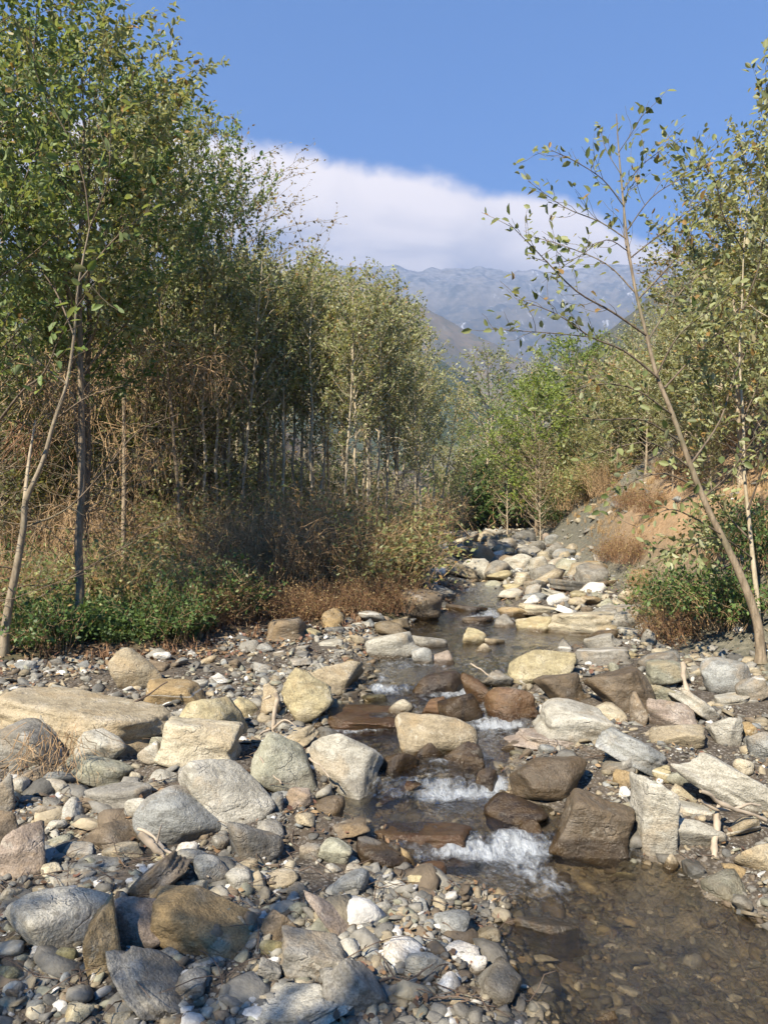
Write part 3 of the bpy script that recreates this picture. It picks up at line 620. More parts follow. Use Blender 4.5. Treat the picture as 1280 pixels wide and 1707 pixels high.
HAND = [
 (230,1118,80,74,0,'r','tan',0,'smooth tan boulder standing at the edge of the green weeds on the left','smooth tan boulder'),
 (138,1208,290,92,-7,'s','tan',0,'broad low slab of pale streaked bedrock on the left with a dead branch over it','bedrock slab'),
 (295,1158,98,42,-4,'b','och',0,'ochre block with an overhanging edge right of the bedrock slab','ochre overhanging block'),
 (358,1203,104,66,-20,'a','yel',0,'yellowish angular rock leaning behind the cream block','yellowish leaning rock'),
 (335,1240,124,80,-3,'b','cream',0,'big cream block with squared sides left of the stream','cream block'),
 (290,1197,58,24,10,'r','lg',0,'flat pale stone just above the cream block on its left','flat pale stone'),
 (45,1246,118,74,-8,'r','g',0,'grey boulder on the left edge with dry roots hanging off it','grey root-hung boulder'),
 (93,1230,84,38,-38,'a','g',0,'dark-sided grey rock wedged against the root-hung boulder','wedged grey rock'),
 (172,1243,84,54,-10,'a','lg',0,'pale crumpled rock at the foot of the bedrock slab','pale crumpled rock'),
 (175,1285,88,38,-15,'s','gn',0,'greenish slab with a white vein below the pale crumpled rock','white-veined slab'),
 (257,1258,42,38,-30,'r','lg',0,'small rounded pale stone left of the cream block','small rounded pale stone'),
 (2,1326,52,66,0,'r','g',0,'rounded grey stone cut off by the left edge below the root-hung boulder','grey edge stone'),
 (378,1320,162,94,-18,'r','lg',0,'large pale oval boulder striped with fine lines, below the cream block','large striped oval boulder'),
 (238,1352,48,52,20,'a','lg',0,'pale angular stone tucked against the left of the smooth blue-grey boulder','tucked pale stone'),
 (318,1366,154,88,-18,'r','bg',0,'long smooth blue-grey boulder in the left foreground','smooth blue-grey boulder'),
 (428,1408,88,80,0,'r','dg',.15,'dark slate-coloured round boulder at the water edge, right of the smooth blue-grey one','dark slate boulder'),
 (200,1330,102,44,6,'s','g',0,'flat dull slab under dry grass left of the smooth blue-grey boulder','dull flat slab'),
 (485,1286,130,72,-36,'r','gn',0,'greenish egg-shaped boulder tilted down to the right beside the pool','tilted greenish boulder'),
 (570,1278,126,100,-5,'a','lg',0,'big pale wedge-shaped boulder at the left edge of the middle pool','pale wedge boulder'),
 (510,1165,86,78,-20,'a','yel',0,'chunky yellow and white boulder on the gravel left of the stream','chunky yellow boulder'),
 (556,1128,98,58,-8,'a','tan',0,'tan boulder with sloping top behind the chunky yellow boulder','sloping tan boulder'),
 (183,1393,100,52,12,'a','br',0,'brown jagged rock in the left foreground above two flat bluish stones','brown jagged rock'),
 (136,1417,52,22,0,'b','bg',0,'small squared blue-grey stone under the brown jagged rock','squared blue-grey stone'),
 (167,1441,98,26,3,'s','bg',0,'long flat blue-grey slab below the small squared stone','flat blue-grey slab'),
 (205,1422,62,30,10,'s','tan',0,'tan lens-shaped stone right of the flat blue-grey slab','tan lens-shaped stone'),
 (35,1421,78,80,10,'a','pk',0,'pinkish angular boulder near the left edge in the foreground','pinkish angular boulder'),
 (190,1465,96,24,5,'s','br',0,'thin brown slab lying under the flat blue-grey slab','thin brown slab'),
 (125,1462,70,20,8,'s','g',0,'narrow grey slab left of the thin brown slab','narrow grey slab'),
 (255,1472,106,46,40,'s','br',0,'brown flaky slab leaning up to the right in the foreground','leaning flaky slab'),
 (90,1537,150,108,-30,'r','lg',0,'large pale rough boulder at the lower left with white stones against it','large rough boulder'),
 (222,1550,112,90,-28,'r','pk',0,'speckled pinkish-grey boulder between the large rough boulder and the ochre log-like rock','speckled boulder'),
 (179,1582,62,132,10,'a','och',0,'upright ochre stone standing between two boulders at lower left','upright ochre stone'),
 (338,1548,190,88,-22,'b','och',0,'long ochre-brown block like a log in the lower left','long ochre-brown block'),
 (268,1642,166,44,-38,'s','g',0,'grey layered slab slanting down to the right at the bottom left','slanting layered slab'),
 (346,1462,66,58,-30,'r','bg',0,'blue-grey stone with a white chip on top, under the dark slate boulder','blue-grey chip-topped stone'),
 (72,1548,64,24,14,'s','w',0,'bright white flat stone lying on the large rough boulder','bright white flat stone'),
 (30,1528,46,14,0,'s','w',0,'slim white stone at the left edge of the white pair','slim white stone'),
 (62,1590,32,22,10,'r','w',0,'small chalk-white stone below the bright white flat one','chalk-white stone'),
 (25,1571,30,22,20,'a','och',0,'small orange stone beside the chalk-white stones','small orange stone'),
 (113,1596,36,30,0,'r','ol',0,'olive brown knob stone at the foot of the large rough boulder','olive knob stone'),
 (4,1395,40,64,0,'r','br',0,'brown stone cut by the left edge above the pinkish angular boulder','brown edge stone'),
 (16,1625,46,28,-5,'r','ol',0,'olive rounded stone touching the lower left edge','olive edge stone'),
 (78,1620,40,22,-8,'r','tan',0,'small tan stone below the olive knob stone','small tan stone'),
 (155,1630,16,24,0,'a','w',0,'tiny pointed white stone at the foot of the upright ochre stone','pointed white stone'),
 (470,1682,196,58,13,'s','lg',0,'long pale slab pointing up to the right at the bottom edge','long bottom slab'),
 (522,1594,112,58,-12,'b','g',0,'slate block with a flat top left of the bottom centre','slate block'),
 (597,1657,106,62,-40,'s','g',0,'grey ridged slab slanting down to the right at bottom centre','ridged bottom slab'),
 (457,1556,66,58,25,'a','br',0,'rough brown stone above the slate block','rough brown stone'),
 (455,1583,44,32,5,'r','ol',0,'smooth olive stone between the rough brown stone and the slate block','smooth olive stone'),
 (568,1530,132,74,-10,'r','pk',0,'half-buried pinkish boulder surrounded by gravel near the bottom centre','half-buried pinkish boulder'),
 (316,1640,54,36,12,'a','g',0,'grey stone at the upper end of the slanting layered slab','grey companion stone'),
 (285,1600,34,34,0,'a','g',0,'small grey stone under the long ochre-brown block','small under-block stone'),
 (345,1612,70,34,-5,'r','tan',0,'tan stone under the right end of the long ochre-brown block','tan under-block stone'),
 (130,1696,56,34,12,'r','yel',0,'mossy yellowish stone on the bottom edge at the left','mossy bottom stone'),
 (190,1700,60,30,0,'r','cream',0,'cream stone on the bottom edge beside the mossy one','cream bottom stone'),
 (408,1530,76,36,5,'a','pk',0,'pinkish broken stone right of the long ochre-brown block','pinkish broken stone'),
 (448,1622,38,30,-15,'b','g',0,'small square slate chip below the smooth olive stone','square slate chip'),
 (460,1610,34,22,-35,'a','w',0,'thin white shard beside the square slate chip','thin white shard'),
 (420,1650,54,28,10,'s','gn',0,'greenish flat stone above the long bottom slab','greenish flat stone'),
 (706,1393,184,44,3,'s','rust',.55,'long rust-brown slab lying across the stream above the lowest drop','long rust slab'),
 (682,1428,27,28,0,'r','och',.2,'small round ochre stone under the long rust slab','round ochre stone'),
 (707,1448,72,30,4,'r','rust',.8,'orange-brown stone half under water below the long rust slab','drowned orange stone'),
 (640,1430,90,44,-5,'r','dk',.8,'dark wet rock in shade under the left end of the long rust slab','shaded wet rock'),
 (517,1419,34,22,-3,'b','g',0,'flat grey chip at the left edge of the wet gravel','flat grey chip'),
 (558,1421,54,36,-4,'a','gn',0,'greenish layered stone right of the flat grey chip','greenish layered stone'),
 (557,1447,30,14,-12,'r','lg',0,'small pale stone below the greenish layered stone','small wet-gravel stone'),
 (727,1224,134,72,-9,'r','tan',.05,'long rounded tan boulder in mid-stream','mid-stream tan boulder'),
 (712,1246,62,36,-5,'r','dk',.6,'dark wet face stone below the mid-stream tan boulder','wet face stone'),
 (770,1258,62,40,-15,'a','dk',.7,'glistening dark rock right below the mid-stream tan boulder','glistening dark rock'),
 (663,1178,36,24,-24,'r','cream',0,'small cream pebble-shaped stone resting on the brown ledge','small cream stone'),
 (612,1198,124,32,-1,'b','rust',.8,'brown ledge with water spilling over it left of mid-stream','brown spill ledge'),
 (720,1179,38,36,-10,'a','rust',.5,'rusty squared rock behind the mid-stream tan boulder','rusty squared rock'),
 (764,1184,76,54,0,'r','dk',.9,'purple-brown wet dome of rock in the middle of the stream','wet rock dome'),
 (730,1137,84,40,0,'r','dk',.75,'black wet rounded rock above the upper small fall','black wet rock'),
 (797,1150,42,50,10,'a','rust',.9,'dark rusty rock beside the upper small fall','rusty fall rock'),
 (850,1174,80,58,10,'r','rust',.6,'bright rust-orange wet boulder right of the rusty fall rock','rust-orange boulder'),
 (830,1137,44,34,-30,'a','g',.2,'grey angular stone behind the rust-orange boulder','grey angular stone'),
 (905,1111,108,56,3,'r','yel',0,'large smooth yellowish boulder on the right bank of the stream','large yellowish boulder'),
 (931,1150,86,54,0,'a','br',.4,'cracked brown rock just below the large yellowish boulder','cracked brown rock'),
 (1027,1151,112,72,0,'a','br',.5,'large dark brown boulder right of the cracked brown rock','large dark brown boulder'),
 (970,1208,128,62,-9,'b','lg',0,'pale flat-topped block with an orange front edge right of the stream','pale flat-topped block'),
 (912,1198,58,20,62,'s','tan',0,'narrow tan stone propped upright left of the pale flat-topped block','propped tan stone'),
 (912,1233,108,28,-6,'s','pk',.1,'pinkish low slab in the water under the pale flat-topped block','pinkish low slab'),
 (856,1243,42,20,0,'r','br',.5,'small brown wet stone left of the pinkish low slab','small brown wet stone'),
 (1052,1251,118,46,-25,'s','bg',0,'smooth blue-grey slab sloping down to the right, below the flat-topped block','sloping blue-grey slab'),
 (914,1302,122,76,0,'r','br',.65,'brown wet rock with pale right shoulder at the foot of the right bank','brown wet shoulder rock'),
 (858,1350,100,46,4,'r','dk',.85,'dark mossy wet rock in front of the brown shoulder rock','dark mossy wet rock'),
 (882,1381,54,28,0,'r','dk',.85,'small black wet rock below the dark mossy one','small black wet rock'),
 (988,1378,116,98,-12,'b','br',.5,'large brown and grey boulder at the edge of the lower pool','large pool-edge boulder'),
 (1087,1366,52,132,-3,'b','lg',0,'tall pale slab standing on end right of the lower pool','tall standing slab'),
 (1153,1388,88,62,4,'a','lg',0,'grey angular block right of the tall standing slab','grey angular block'),
 (1222,1312,176,66,-27,'s','lg',0,'long pale slab sloping down to the right edge','long right-edge slab'),
 (1108,1158,66,38,0,'r','gn',0,'rounded greenish stone under the square green-topped block','rounded greenish stone'),
 (1117,1197,80,54,-5,'a','pk',0,'pinkish-tan fractured boulder on the right bank','pinkish fractured boulder'),
 (1110,1123,58,40,5,'b','gn',0,'square green-topped block left of the upright stick','square green-topped block'),
 (1206,1127,84,54,0,'r','bg',0,'rounded blue-grey boulder below the green bush on the right','rounded blue-grey boulder'),
 (1098,1104,70,26,16,'s','dg',0,'dark flat rock behind the square green-topped block','dark flat rock'),
 (1066,1188,28,56,-8,'r','br',0,'upright brown stone left of the pinkish fractured boulder','upright brown stone'),
 (1165,1181,78,26,-36,'s','lg',0,'pale elongated stone sloping beside the pinkish fractured boulder','pale elongated stone'),
 (1222,1164,58,14,8,'s','lg',0,'thin pale plank-like stone under the rounded blue-grey boulder','thin plank-like stone'),
 (1250,1152,54,36,30,'s','g',0,'grey slab leaning at the right end of the rounded blue-grey boulder','leaning grey slab'),
 (1130,1230,92,40,12,'a','tan',0,'tan wedge stone below the pinkish fractured boulder','tan wedge stone'),
 (1208,1219,54,48,5,'a','lg',0,'pale bluish angular stone right of the tan wedge stone','pale bluish stone'),
 (1248,1220,22,30,20,'a','och',0,'small orange stone beside the pale bluish stone','small orange right stone'),
 (1268,1246,52,50,-15,'a','bg',0,'blue-grey angular stone at the right edge above the long slab','right-edge angular stone'),
 (1083,1222,50,18,12,'r','tan',0,'small tan flat stone at the left tip of the tan wedge stone','small tan flat stone'),
 (1041,1299,38,32,20,'a','och',0,'small ochre cube-like stone above the tall standing slab','ochre cube-like stone'),
 (1032,1276,60,24,22,'s','g',0,'grey sliver under the sloping blue-grey slab','grey sliver'),
 (1104,1291,30,24,0,'a','yel',0,'small yellow stone above the tall standing slab, right of the ochre one','small yellow stone'),
 (1127,1296,36,20,0,'r','gn',0,'small greenish stone right of the small yellow stone','small greenish stone'),
 (1137,1322,46,22,0,'r','cream',0,'small cream stone above the grey angular block','small cream right stone'),
 (1142,1346,88,22,-5,'s','lg',0,'narrow pale slab lying on top of the grey angular block','narrow pale slab'),
 (1052,1350,34,20,0,'b','gn',0,'small greenish cube left of the tall standing slab','small greenish cube'),
 (1240,1276,34,26,10,'r','cream',0,'round cream stone with orange stain above the long right-edge slab','round cream stone'),
 (1262,1430,76,56,30,'a','tan',0,'tan boulder at the right edge above the fine gravel','right-edge tan boulder'),
 (1118,1438,24,26,0,'r','tan',0,'little tan stone at the waterline below the grey angular block','little waterline stone'),
 (938,1397,20,14,0,'r','och',.3,'little yellow-brown stone in the lower pool left of the pool-edge boulder','little yellow-brown stone'),
 (912,1541,112,26,-4,'s','dg',.4,'flat purplish stone breaking the surface of the lower pool','flat purplish stone'),
 (856,1534,32,12,-30,'s','pk',.3,'thin pinkish stone at the left shore of the lower pool','thin pinkish stone'),
 (850,1616,30,24,0,'r','och',.3,'ochre stone on the left shore of the lower pool','ochre shore stone'),
 (797,1607,24,26,-20,'r','w',0,'bright white egg-shaped stone on the gravel bar tip','white egg stone'),
 (752,1640,38,28,-22,'r','w',0,'white rounded stone among dead twigs at bottom centre','white twig stone'),
 (655,1479,52,24,3,'r','lg',0,'pale oval stone on top of the small gravel bar','pale bar-top stone'),
 (639,1515,28,20,15,'r','lg',0,'small grey oval stone right of the half-buried pinkish boulder','small grey oval'),
 (702,1514,28,24,0,'r','bg',0,'blue-grey round stone on the gravel bar','blue-grey bar stone'),
 (672,1518,42,20,-10,'r','dg',0,'dark oval stone left of the blue-grey round one on the bar','dark bar stone'),
 (606,1549,20,13,10,'r','w',0,'tiny white stone on the edge of the half-buried pinkish boulder','tiny white stone'),
 (699,1501,20,14,0,'r','w',0,'tiny white stone behind the blue-grey round stone on the bar','tiny white bar stone'),
 (1010,1702,60,24,0,'r','och',.6,'brown stone under the water at the bottom edge','drowned bottom stone'),
 (652,1076,82,40,16,'s','lg',0,'pale streaked rock on the left bank below the undercut brush','pale streaked rock'),
 (712,1070,64,18,-6,'s','g',0,'gravel-covered flat rock right of the pale streaked rock','gravel-covered flat rock'),
 (708,1094,32,30,20,'b','bg',0,'bluish block in the water below the gravel-covered flat rock','bluish water block'),
 (734,1098,48,22,5,'r','pk',0,'pinkish stone right of the bluish water block','pinkish water stone'),
 (790,1062,44,26,-10,'a','yel',0,'yellow humped rock at the upstream end of the long pool','yellow humped rock'),
 (815,1068,52,12,-2,'s','tan',0,'low tan tongue of rock right of the yellow humped rock','low tan rock'),
 (805,1080,34,14,2,'r','cream',0,'small cream stone in the water below the yellow humped rock','small upstream cream stone'),
 (970,1041,122,40,2,'s','cream',0,'long cream slab across the upper stream on the right','long cream slab'),
 (890,1040,54,30,-5,'a','yel',0,'yellow-tan rock left of the long cream slab','yellow-tan rock'),
 (898,1017,62,18,-6,'s','cream',0,'bright cream flat rock above the yellow-tan rock','bright cream flat rock'),
 (856,1018,46,18,14,'r','och',0,'orange-tan rounded rock left of the bright cream flat rock','orange-tan rock'),
 (1032,1020,86,22,6,'s','g',0,'grey flat slab behind the right end of the long cream slab','grey upper slab'),
 (1066,964,36,28,5,'r','rust',0,'rust and white stone perched above two boulders under the orange bank','rust and white stone'),
 (1068,991,34,40,-25,'r','lg',0,'pale upright boulder under the rust and white stone','pale upright boulder'),
 (1044,994,28,26,0,'r','tan',0,'tan round boulder left of the pale upright boulder','tan round boulder'),
 (1050,1058,38,22,0,'r','lg',0,'smooth pale round stone right of the long cream slab','smooth pale round stone'),
 (1062,1024,28,22,0,'b','tan',0,'square tan rock below the pale upright boulder','square tan rock'),
 (1082,1066,24,32,0,'r','g',0,'grey rounded stone at the foot of the green bush','grey bush-foot stone'),
 (860,938,54,30,-3,'a','lg',0,'whitish humped boulder near the head of the visible stream','whitish humped boulder'),
 (898,941,30,26,0,'b','lg',0,'pale squared boulder right of the whitish humped one','pale squared boulder'),
 (926,941,34,26,0,'a','lg',0,'pale peaked boulder second right of the whitish humped one','pale peaked boulder'),
 (880,919,38,16,5,'r','g',0,'grey low boulder behind the whitish humped one','grey low boulder'),
 (832,961,42,20,0,'r','yel',0,'yellow low boulder in front of the whitish humped one','yellow low boulder'),
 (912,964,70,28,4,'r','tan',0,'tan rounded boulder in front of the pale peaked boulder','tan upstream boulder'),
 (946,976,66,18,-6,'s','dg',0,'dark flat rock right of the tan upstream boulder','dark upstream slab'),
 (872,966,30,22,0,'a','cream',0,'cream boulder between the yellow low one and the tan one','cream upstream boulder'),
 (770,921,38,38,15,'a','g',0,'tall grey angular boulder at the upstream left bank','tall grey upstream boulder'),
 (740,930,74,18,-28,'s','g',0,'grey slab sloping down right beside the tall grey upstream boulder','sloping upstream slab'),
 (772,952,60,20,-20,'s','tan',0,'tan slab sloping below the tall grey upstream boulder','tan sloping slab'),
 (850,990,40,18,0,'r','lg',0,'pale oval boulder mid-channel above the upstream cascade','pale cascade boulder'),
 (925,990,50,12,-12,'s','lg',0,'thin pale slab mid-channel under the dark upstream slab','thin upstream slab'),
 (985,1002,36,16,0,'a','och',0,'ochre stone on the right side of the upper channel','ochre upper stone'),
 (1008,1006,28,20,0,'a','gn',0,'greenish stone right of the ochre upper stone','greenish upper stone'),
 (960,1003,30,14,0,'r','tan',0,'small tan stone left of the ochre upper stone','small upper tan stone'),
 (1000,1093,90,26,3,'s','g',0,'grey flat ledge right of the large yellowish boulder','grey flat ledge'),
 (1002,1070,56,22,14,'s','g',0,'grey tilted slab behind the grey flat ledge','grey tilted slab'),
 (778,1014,66,12,-3,'s','dk',.5,'dark wet slab at the upstream cascade','dark cascade slab'),
 (800,1034,54,14,3,'s','dk',.6,'dark wet step of rock below the dark cascade slab','dark rock step'),
 (840,1036,40,22,0,'r','g',.2,'grey mottled rock left of the yellow-tan rock','grey mottled rock'),
 (700,1012,74,54,0,'r','br',0,'shaded brown boulder under the brush where the left bank is undercut','shaded undercut boulder'),
 (450,1172,34,60,5,'a','tan',0,'upright tan stone behind the bleached root, left of the chunky yellow boulder','upright tan root stone'),
 (405,1185,56,34,-12,'a','yel',0,'yellowish stone on the gravel left of the bleached root','yellowish gravel stone'),
 (495,1232,64,26,28,'s','tan',0,'tan striped slab propped above the tilted greenish boulder','tan striped slab'),
 (583,1158,44,12,0,'s','g',0,'thin grey flat stone right of the chunky yellow boulder','thin grey flat stone'),
 (625,1163,40,12,6,'s','ol',.2,'thin olive flat stone at the water edge','thin olive stone'),
 (531,1210,16,12,0,'r','och',0,'little bright orange stone below the chunky yellow boulder','little orange stone'),
 (500,1333,40,40,15,'a','pk',0,'small pinkish peaked stone at the foot of the tilted greenish boulder','small peaked stone'),
 (462,1339,24,32,-10,'a','bg',0,'small pale bluish stone right of the large striped oval boulder','small bluish stone'),
 (690,1268,54,22,-3,'a','rust',.6,'rust-red wet rock below the mid-stream tan boulder','rust-red wet rock'),
 (668,1310,66,24,3,'r','rust',.7,'low reddish wet rock in the middle pool','low reddish rock'),
 (660,1270,80,40,0,'a','dk',.8,'dark rock between the pale wedge boulder and the rust-red wet rock','dark hollow rock'),
 (812,1296,40,26,20,'a','dk',.8,'dark wet rock where the middle fall pours over','middle fall rock'),
 (790,1272,40,26,0,'a','dk',.8,'glossy dark lump above the middle fall','glossy dark lump'),
]
for i, (cx, cy_, w, h, ang, shp, ck, wet, lab, short) in enumerate(HAND):
    big = max(w, h); name = 'boulder' if big >= 50 else 'stone'
    place_stone(name, 'rock' if big >= 50 else 'stone', cx, cy_, w, h, ang, shp, ck, wet, lab, short, 100 + i * 13, 5 if big > 105 else (4 if big > 36 else 3))
N_HAND = len(STONES)

def to_px(x, y, z): return CX + x / y * F, CY - (z - CAMZ) / y * F

# ------------------------------------------------------------------ smaller single stones among the boulders
def scatter_stones():
    r = np.random.default_rng(77); used = set(); n = 0
    kinds = ['lg'] * 6 + ['g'] * 8 + ['bg'] * 3 + ['tan'] * 5 + ['cream'] * 3 + ['yel'] * 2 + ['gn'] * 3 + ['pk'] * 2 + ['w'] * 2 + ['br'] * 2 + ['dg'] * 2 + ['och']
    shn = {'r': 'rounded', 'a': 'angular', 's': 'flat', 'b': 'blocky'}
    zones = [(2.5, 4.2, 56, .045, .092), (4.2, 7.5, 46, .05, .12), (7.5, 12, 44, .08, .20), (12, 27, 60, .16, .42)]
    for y0, y1, cnt, r0, r1 in zones:
        k = 0; tries = 0
        while k < cnt and tries < 4000:
            tries += 1
            Y = r.uniform(y0, y1); px = r.uniform(15, 1265); X = (px - CX) / F * Y
            dl, dr = bank_d(X, Y); dl = float(dl); dr = float(dr)
            o = float(channel_out(X, Y))
            if dl > .1 or dr > .35: continue
            if Y < 12 and o < .03: continue
            z = gz(X, Y); qx, qy = to_px(X, Y, z)
            if not (10 < qx < 1270 and qy < 1695): continue
            rr = r.uniform(r0, r1)
            bad = False; best = []
            for s in STONES:
                d = math.hypot(s[0] - X, (s[1] - Y)); lim = (max(s[3], s[4]) * .9 + rr) * (.72 if Y > 7.5 else .92)
                if d < lim: bad = True; break
                if len(s) > 7 and s[6]: best.append((d, s))
            if bad: continue
            best.sort(key=lambda q: q[0]); a = best[0][1]; b = best[1][1]
            sh = r.choice(['r', 'r', 'a', 'a', 's', 's', 'b']); ck = r.choice(kinds)
            ax, ay = to_px(a[0], a[1], a[2]); dx, dy = qx - ax, qy - ay
            rel = ('just right of' if dx > 0 else 'just left of') if abs(dx) > abs(dy) * 1.2 else ('in front of' if dy > 0 else 'just behind')
            lab = f'small {CNAME[ck]} {shn[sh]} stone {rel} the {a[6]}'
            if lab in used or len(lab.split()) > 16:
                lab = f'{CNAME[ck]} {shn[sh]} stone between {a[6]} and {b[6]}'
            if lab in used or len(lab.split()) > 16: continue
            used.add(lab)
            V, Fc = rock_verts(sh, 3000 + n, 3)
            dim = np.array([rr, rr * r.uniform(.65, 1.0), rr * (r.uniform(.25, .4) if sh == 's' else r.uniform(.5, .75))])
            me = mesh_quads('stone', V * dim, Fc); smooth_all(me)
            damp = 0.7 if o < .1 and Y < 12 else 0.0
            fattr(me, 'damp', np.full(len(V), damp))
            o_ = link('stone', me, ROCK); o_.location = (X, Y, z + dim[2] * .45)
            o_.rotation_euler = (r.normal(0, .2), r.normal(0, .25), r.uniform(0, 6.28))
            j = r.uniform(.8, 1.15); c = COL[ck]; o_.color = (c[0] * j, c[1] * j, c[2] * j, 0)
            o_['label'] = lab; o_['category'] = 'stone'
            STONES.append((X, Y, z, rr, rr, dim[2], '', 0)); k += 1; n += 1
scatter_stones()

# ------------------------------------------------------------------ instanced ground cover made of pebbles, leaves and grass
def proto_mesh(name, V, Fc, mat, smooth=True):
    me = mesh_quads(name, V, Fc)
    if smooth: smooth_all(me)
    me.materials.append(mat); return me

def build_instancer(name, pts, rots, scls, idx, cols, wets, protos):
    """one object: points with attributes, geometry nodes put a small mesh on each"""
    me = bpy.data.meshes.new(name); me.vertices.add(len(pts)); me.vertices.foreach_set('co', np.asarray(pts, np.float32).ravel())
    for nm, arr in (('rot', rots), ('scl', scls)):
        a = me.attributes.new(nm, 'FLOAT_VECTOR', 'POINT'); a.data.foreach_set('vector', np.asarray(arr, np.float32).ravel())
    a = me.attributes.new('pcol', 'FLOAT_COLOR', 'POINT'); c4 = np.ones((len(pts), 4), np.float32); c4[:, :3] = cols; a.data.foreach_set('color', c4.ravel())
    a = me.attributes.new('pwet', 'FLOAT', 'POINT'); a.data.foreach_set('value', np.asarray(wets, np.float32))
    a = me.attributes.new('pidx', 'INT', 'POINT'); a.data.foreach_set('value', np.asarray(idx, np.int32))
    o = bpy.data.objects.new(name, me); col.objects.link(o); o['kind'] = 'stuff'
    ng = bpy.data.node_groups.new(name + '_scatter', 'GeometryNodeTree')
    ng.interface.new_socket('Geometry', in_out='INPUT', socket_type='NodeSocketGeometry'); ng.interface.new_socket('Geometry', in_out='OUTPUT', socket_type='NodeSocketGeometry')
    N, L = ng.nodes, ng.links
    gi = N.new('NodeGroupInput'); go = N.new('NodeGroupOutput'); inst = N.new('GeometryNodeInstanceOnPoints')
    mp = N.new('GeometryNodeMeshToPoints'); L.new(gi.outputs[0], mp.inputs[0])
    jg = N.new('GeometryNodeGeometryToInstance')
    for pm in reversed(protos):
        po = bpy.data.objects.new(name + '_piece', pm)
        oi = N.new('GeometryNodeObjectInfo'); oi.inputs[0].default_value = po; oi.inputs[1].default_value = False
        L.new(oi.outputs['Geometry'], jg.inputs[0])
    def na(nm, typ):
        n = N.new('GeometryNodeInputNamedAttribute'); n.data_type = typ; n.inputs[0].default_value = nm; return n.outputs[0]
    L.new(mp.outputs[0], inst.inputs['Points']); L.new(jg.outputs[0], inst.inputs['Instance']); inst.inputs['Pick Instance'].default_value = True
    L.new(na('pidx', 'INT'), inst.inputs['Instance Index'])
    L.new(na('rot', 'FLOAT_VECTOR'), inst.inputs['Rotation']); L.new(na('scl', 'FLOAT_VECTOR'), inst.inputs['Scale'])
    L.new(inst.outputs[0], go.inputs[0])
    md = o.modifiers.new('scatter', 'NODES'); md.node_group = ng
    return o

def stone_cols(n, r, dark=0):
    pal = np.array([COL[k] for k in ['lg', 'g', 'g', 'g', 'tan', 'tan', 'gn', 'g', 'g', 'w', 'br', 'dg', 'tan', 'lg', 'dg', 'bg', 'g', 'br', 'br', 'cream']])
    c = pal[r.integers(0, len(pal), n)] * r.uniform(.7, 1.15, (n, 1)); return c * (1 - dark)

def build_pebbles():
    r = np.random.default_rng(5); Pl = []
    for sh, sd in (('r', 1), ('a', 2), ('s', 3), ('a', 4), ('a', 5), ('s', 6), ('b', 7), ('s', 8)):
        V, Fc = rock_verts(sh, 900 + sd, 2); Pl.append(proto_mesh('pebble', V * np.array([1, .74, .26 if sh == 's' else .5]), Fc, PEB))
    # density, size band, by distance
    for (y0, y1, n, s0, s1) in [(2.2, 4.6, 26000, .006, .030), (4.6, 8.5, 24000, .010, .050), (8.5, 14, 13000, .02, .09), (14, 30, 12000, .04, .17), (2.4, 7.6, 5200, .015, .065), (2.4, 9.5, 5100, .026, .080)]:
        Y = y0 + (y1 - y0) * r.uniform(0, 1, n) ** .9; X = r.uniform(-.56, .56, n) * Y
        o = channel_out(X, Y); dl, dr = bank_d(X, Y)
        P = np.stack([X, Y, 0 * X], -1)
        clump = vnoise(P * 1.1, 91) * .5 + vnoise(P * 3.5, 92) * .5
        # kept everywhere on the bars, thinner on earth, thin in the bed, scattered on the scree
        left_fore = sstep(X, .0, -.8) * sstep(Y, 4.6, 3.6)
        keep = .42 + 1.2 * clump - .16 * left_fore
        keep = keep + .45 * sstep(X, -1.9, -1.5) * sstep(X, .1, -.3) * sstep(Y, 5.2, 5.6) * sstep(Y, 8.2, 7.6) + .4 * sstep(X, 1.7, 1.9) * (Y < 4.6)
        keep = np.where(o < -.02, .55, keep)
        keep = np.where(dl > .1, .05, keep)
        keep = np.where(dr > .2, np.where(X > 3.9 + .3 * clump, np.where(Y > 15, .20, .03), .25), keep)
        if n == 5100: keep = np.where((o > .02) & (dl < 0) & (dr < .2), .20 + .7 * clump - .08 * left_fore, .0)
        if n == 5200: keep = np.where(o < .05, .55, .05)
        k = r.uniform(0, 1, n) < keep; X, Y, o, dr, clump = X[k], Y[k], o[k], dr[k], clump[k]
        s = s0 + (s1 - s0) * r.uniform(0, 1, len(X)) ** 3.4
        s = s * (1 + .4 * np.clip(clump, -1, 1))
        Z = ground_z(X, Y) + s * .12
        wet = np.where((o < .04) & (Y < 12), .5, np.where(o < .22, .35 * (Y < 12), 0.0))
        c = stone_cols(len(X), r) * np.where(r.uniform(0, 1, (len(X), 1)) < .12, 1.05, .80); c = np.where((o < -.02)[:, None], c * 1.0 * np.array([1.0, .94, .82]), c)
        # damp earthy stones in the left foreground
        rot = np.stack([r.normal(0, .35, len(X)), r.normal(0, .35, len(X)), r.uniform(0, 6.28, len(X))], -1)
        sc3 = s[:, None] * r.uniform(.75, 1.3, (len(X), 3))
        build_instancer('pebbles', np.stack([X, Y, Z], -1), rot, sc3, r.integers(0, 8, len(X)), c, wet, Pl)
build_pebbles()

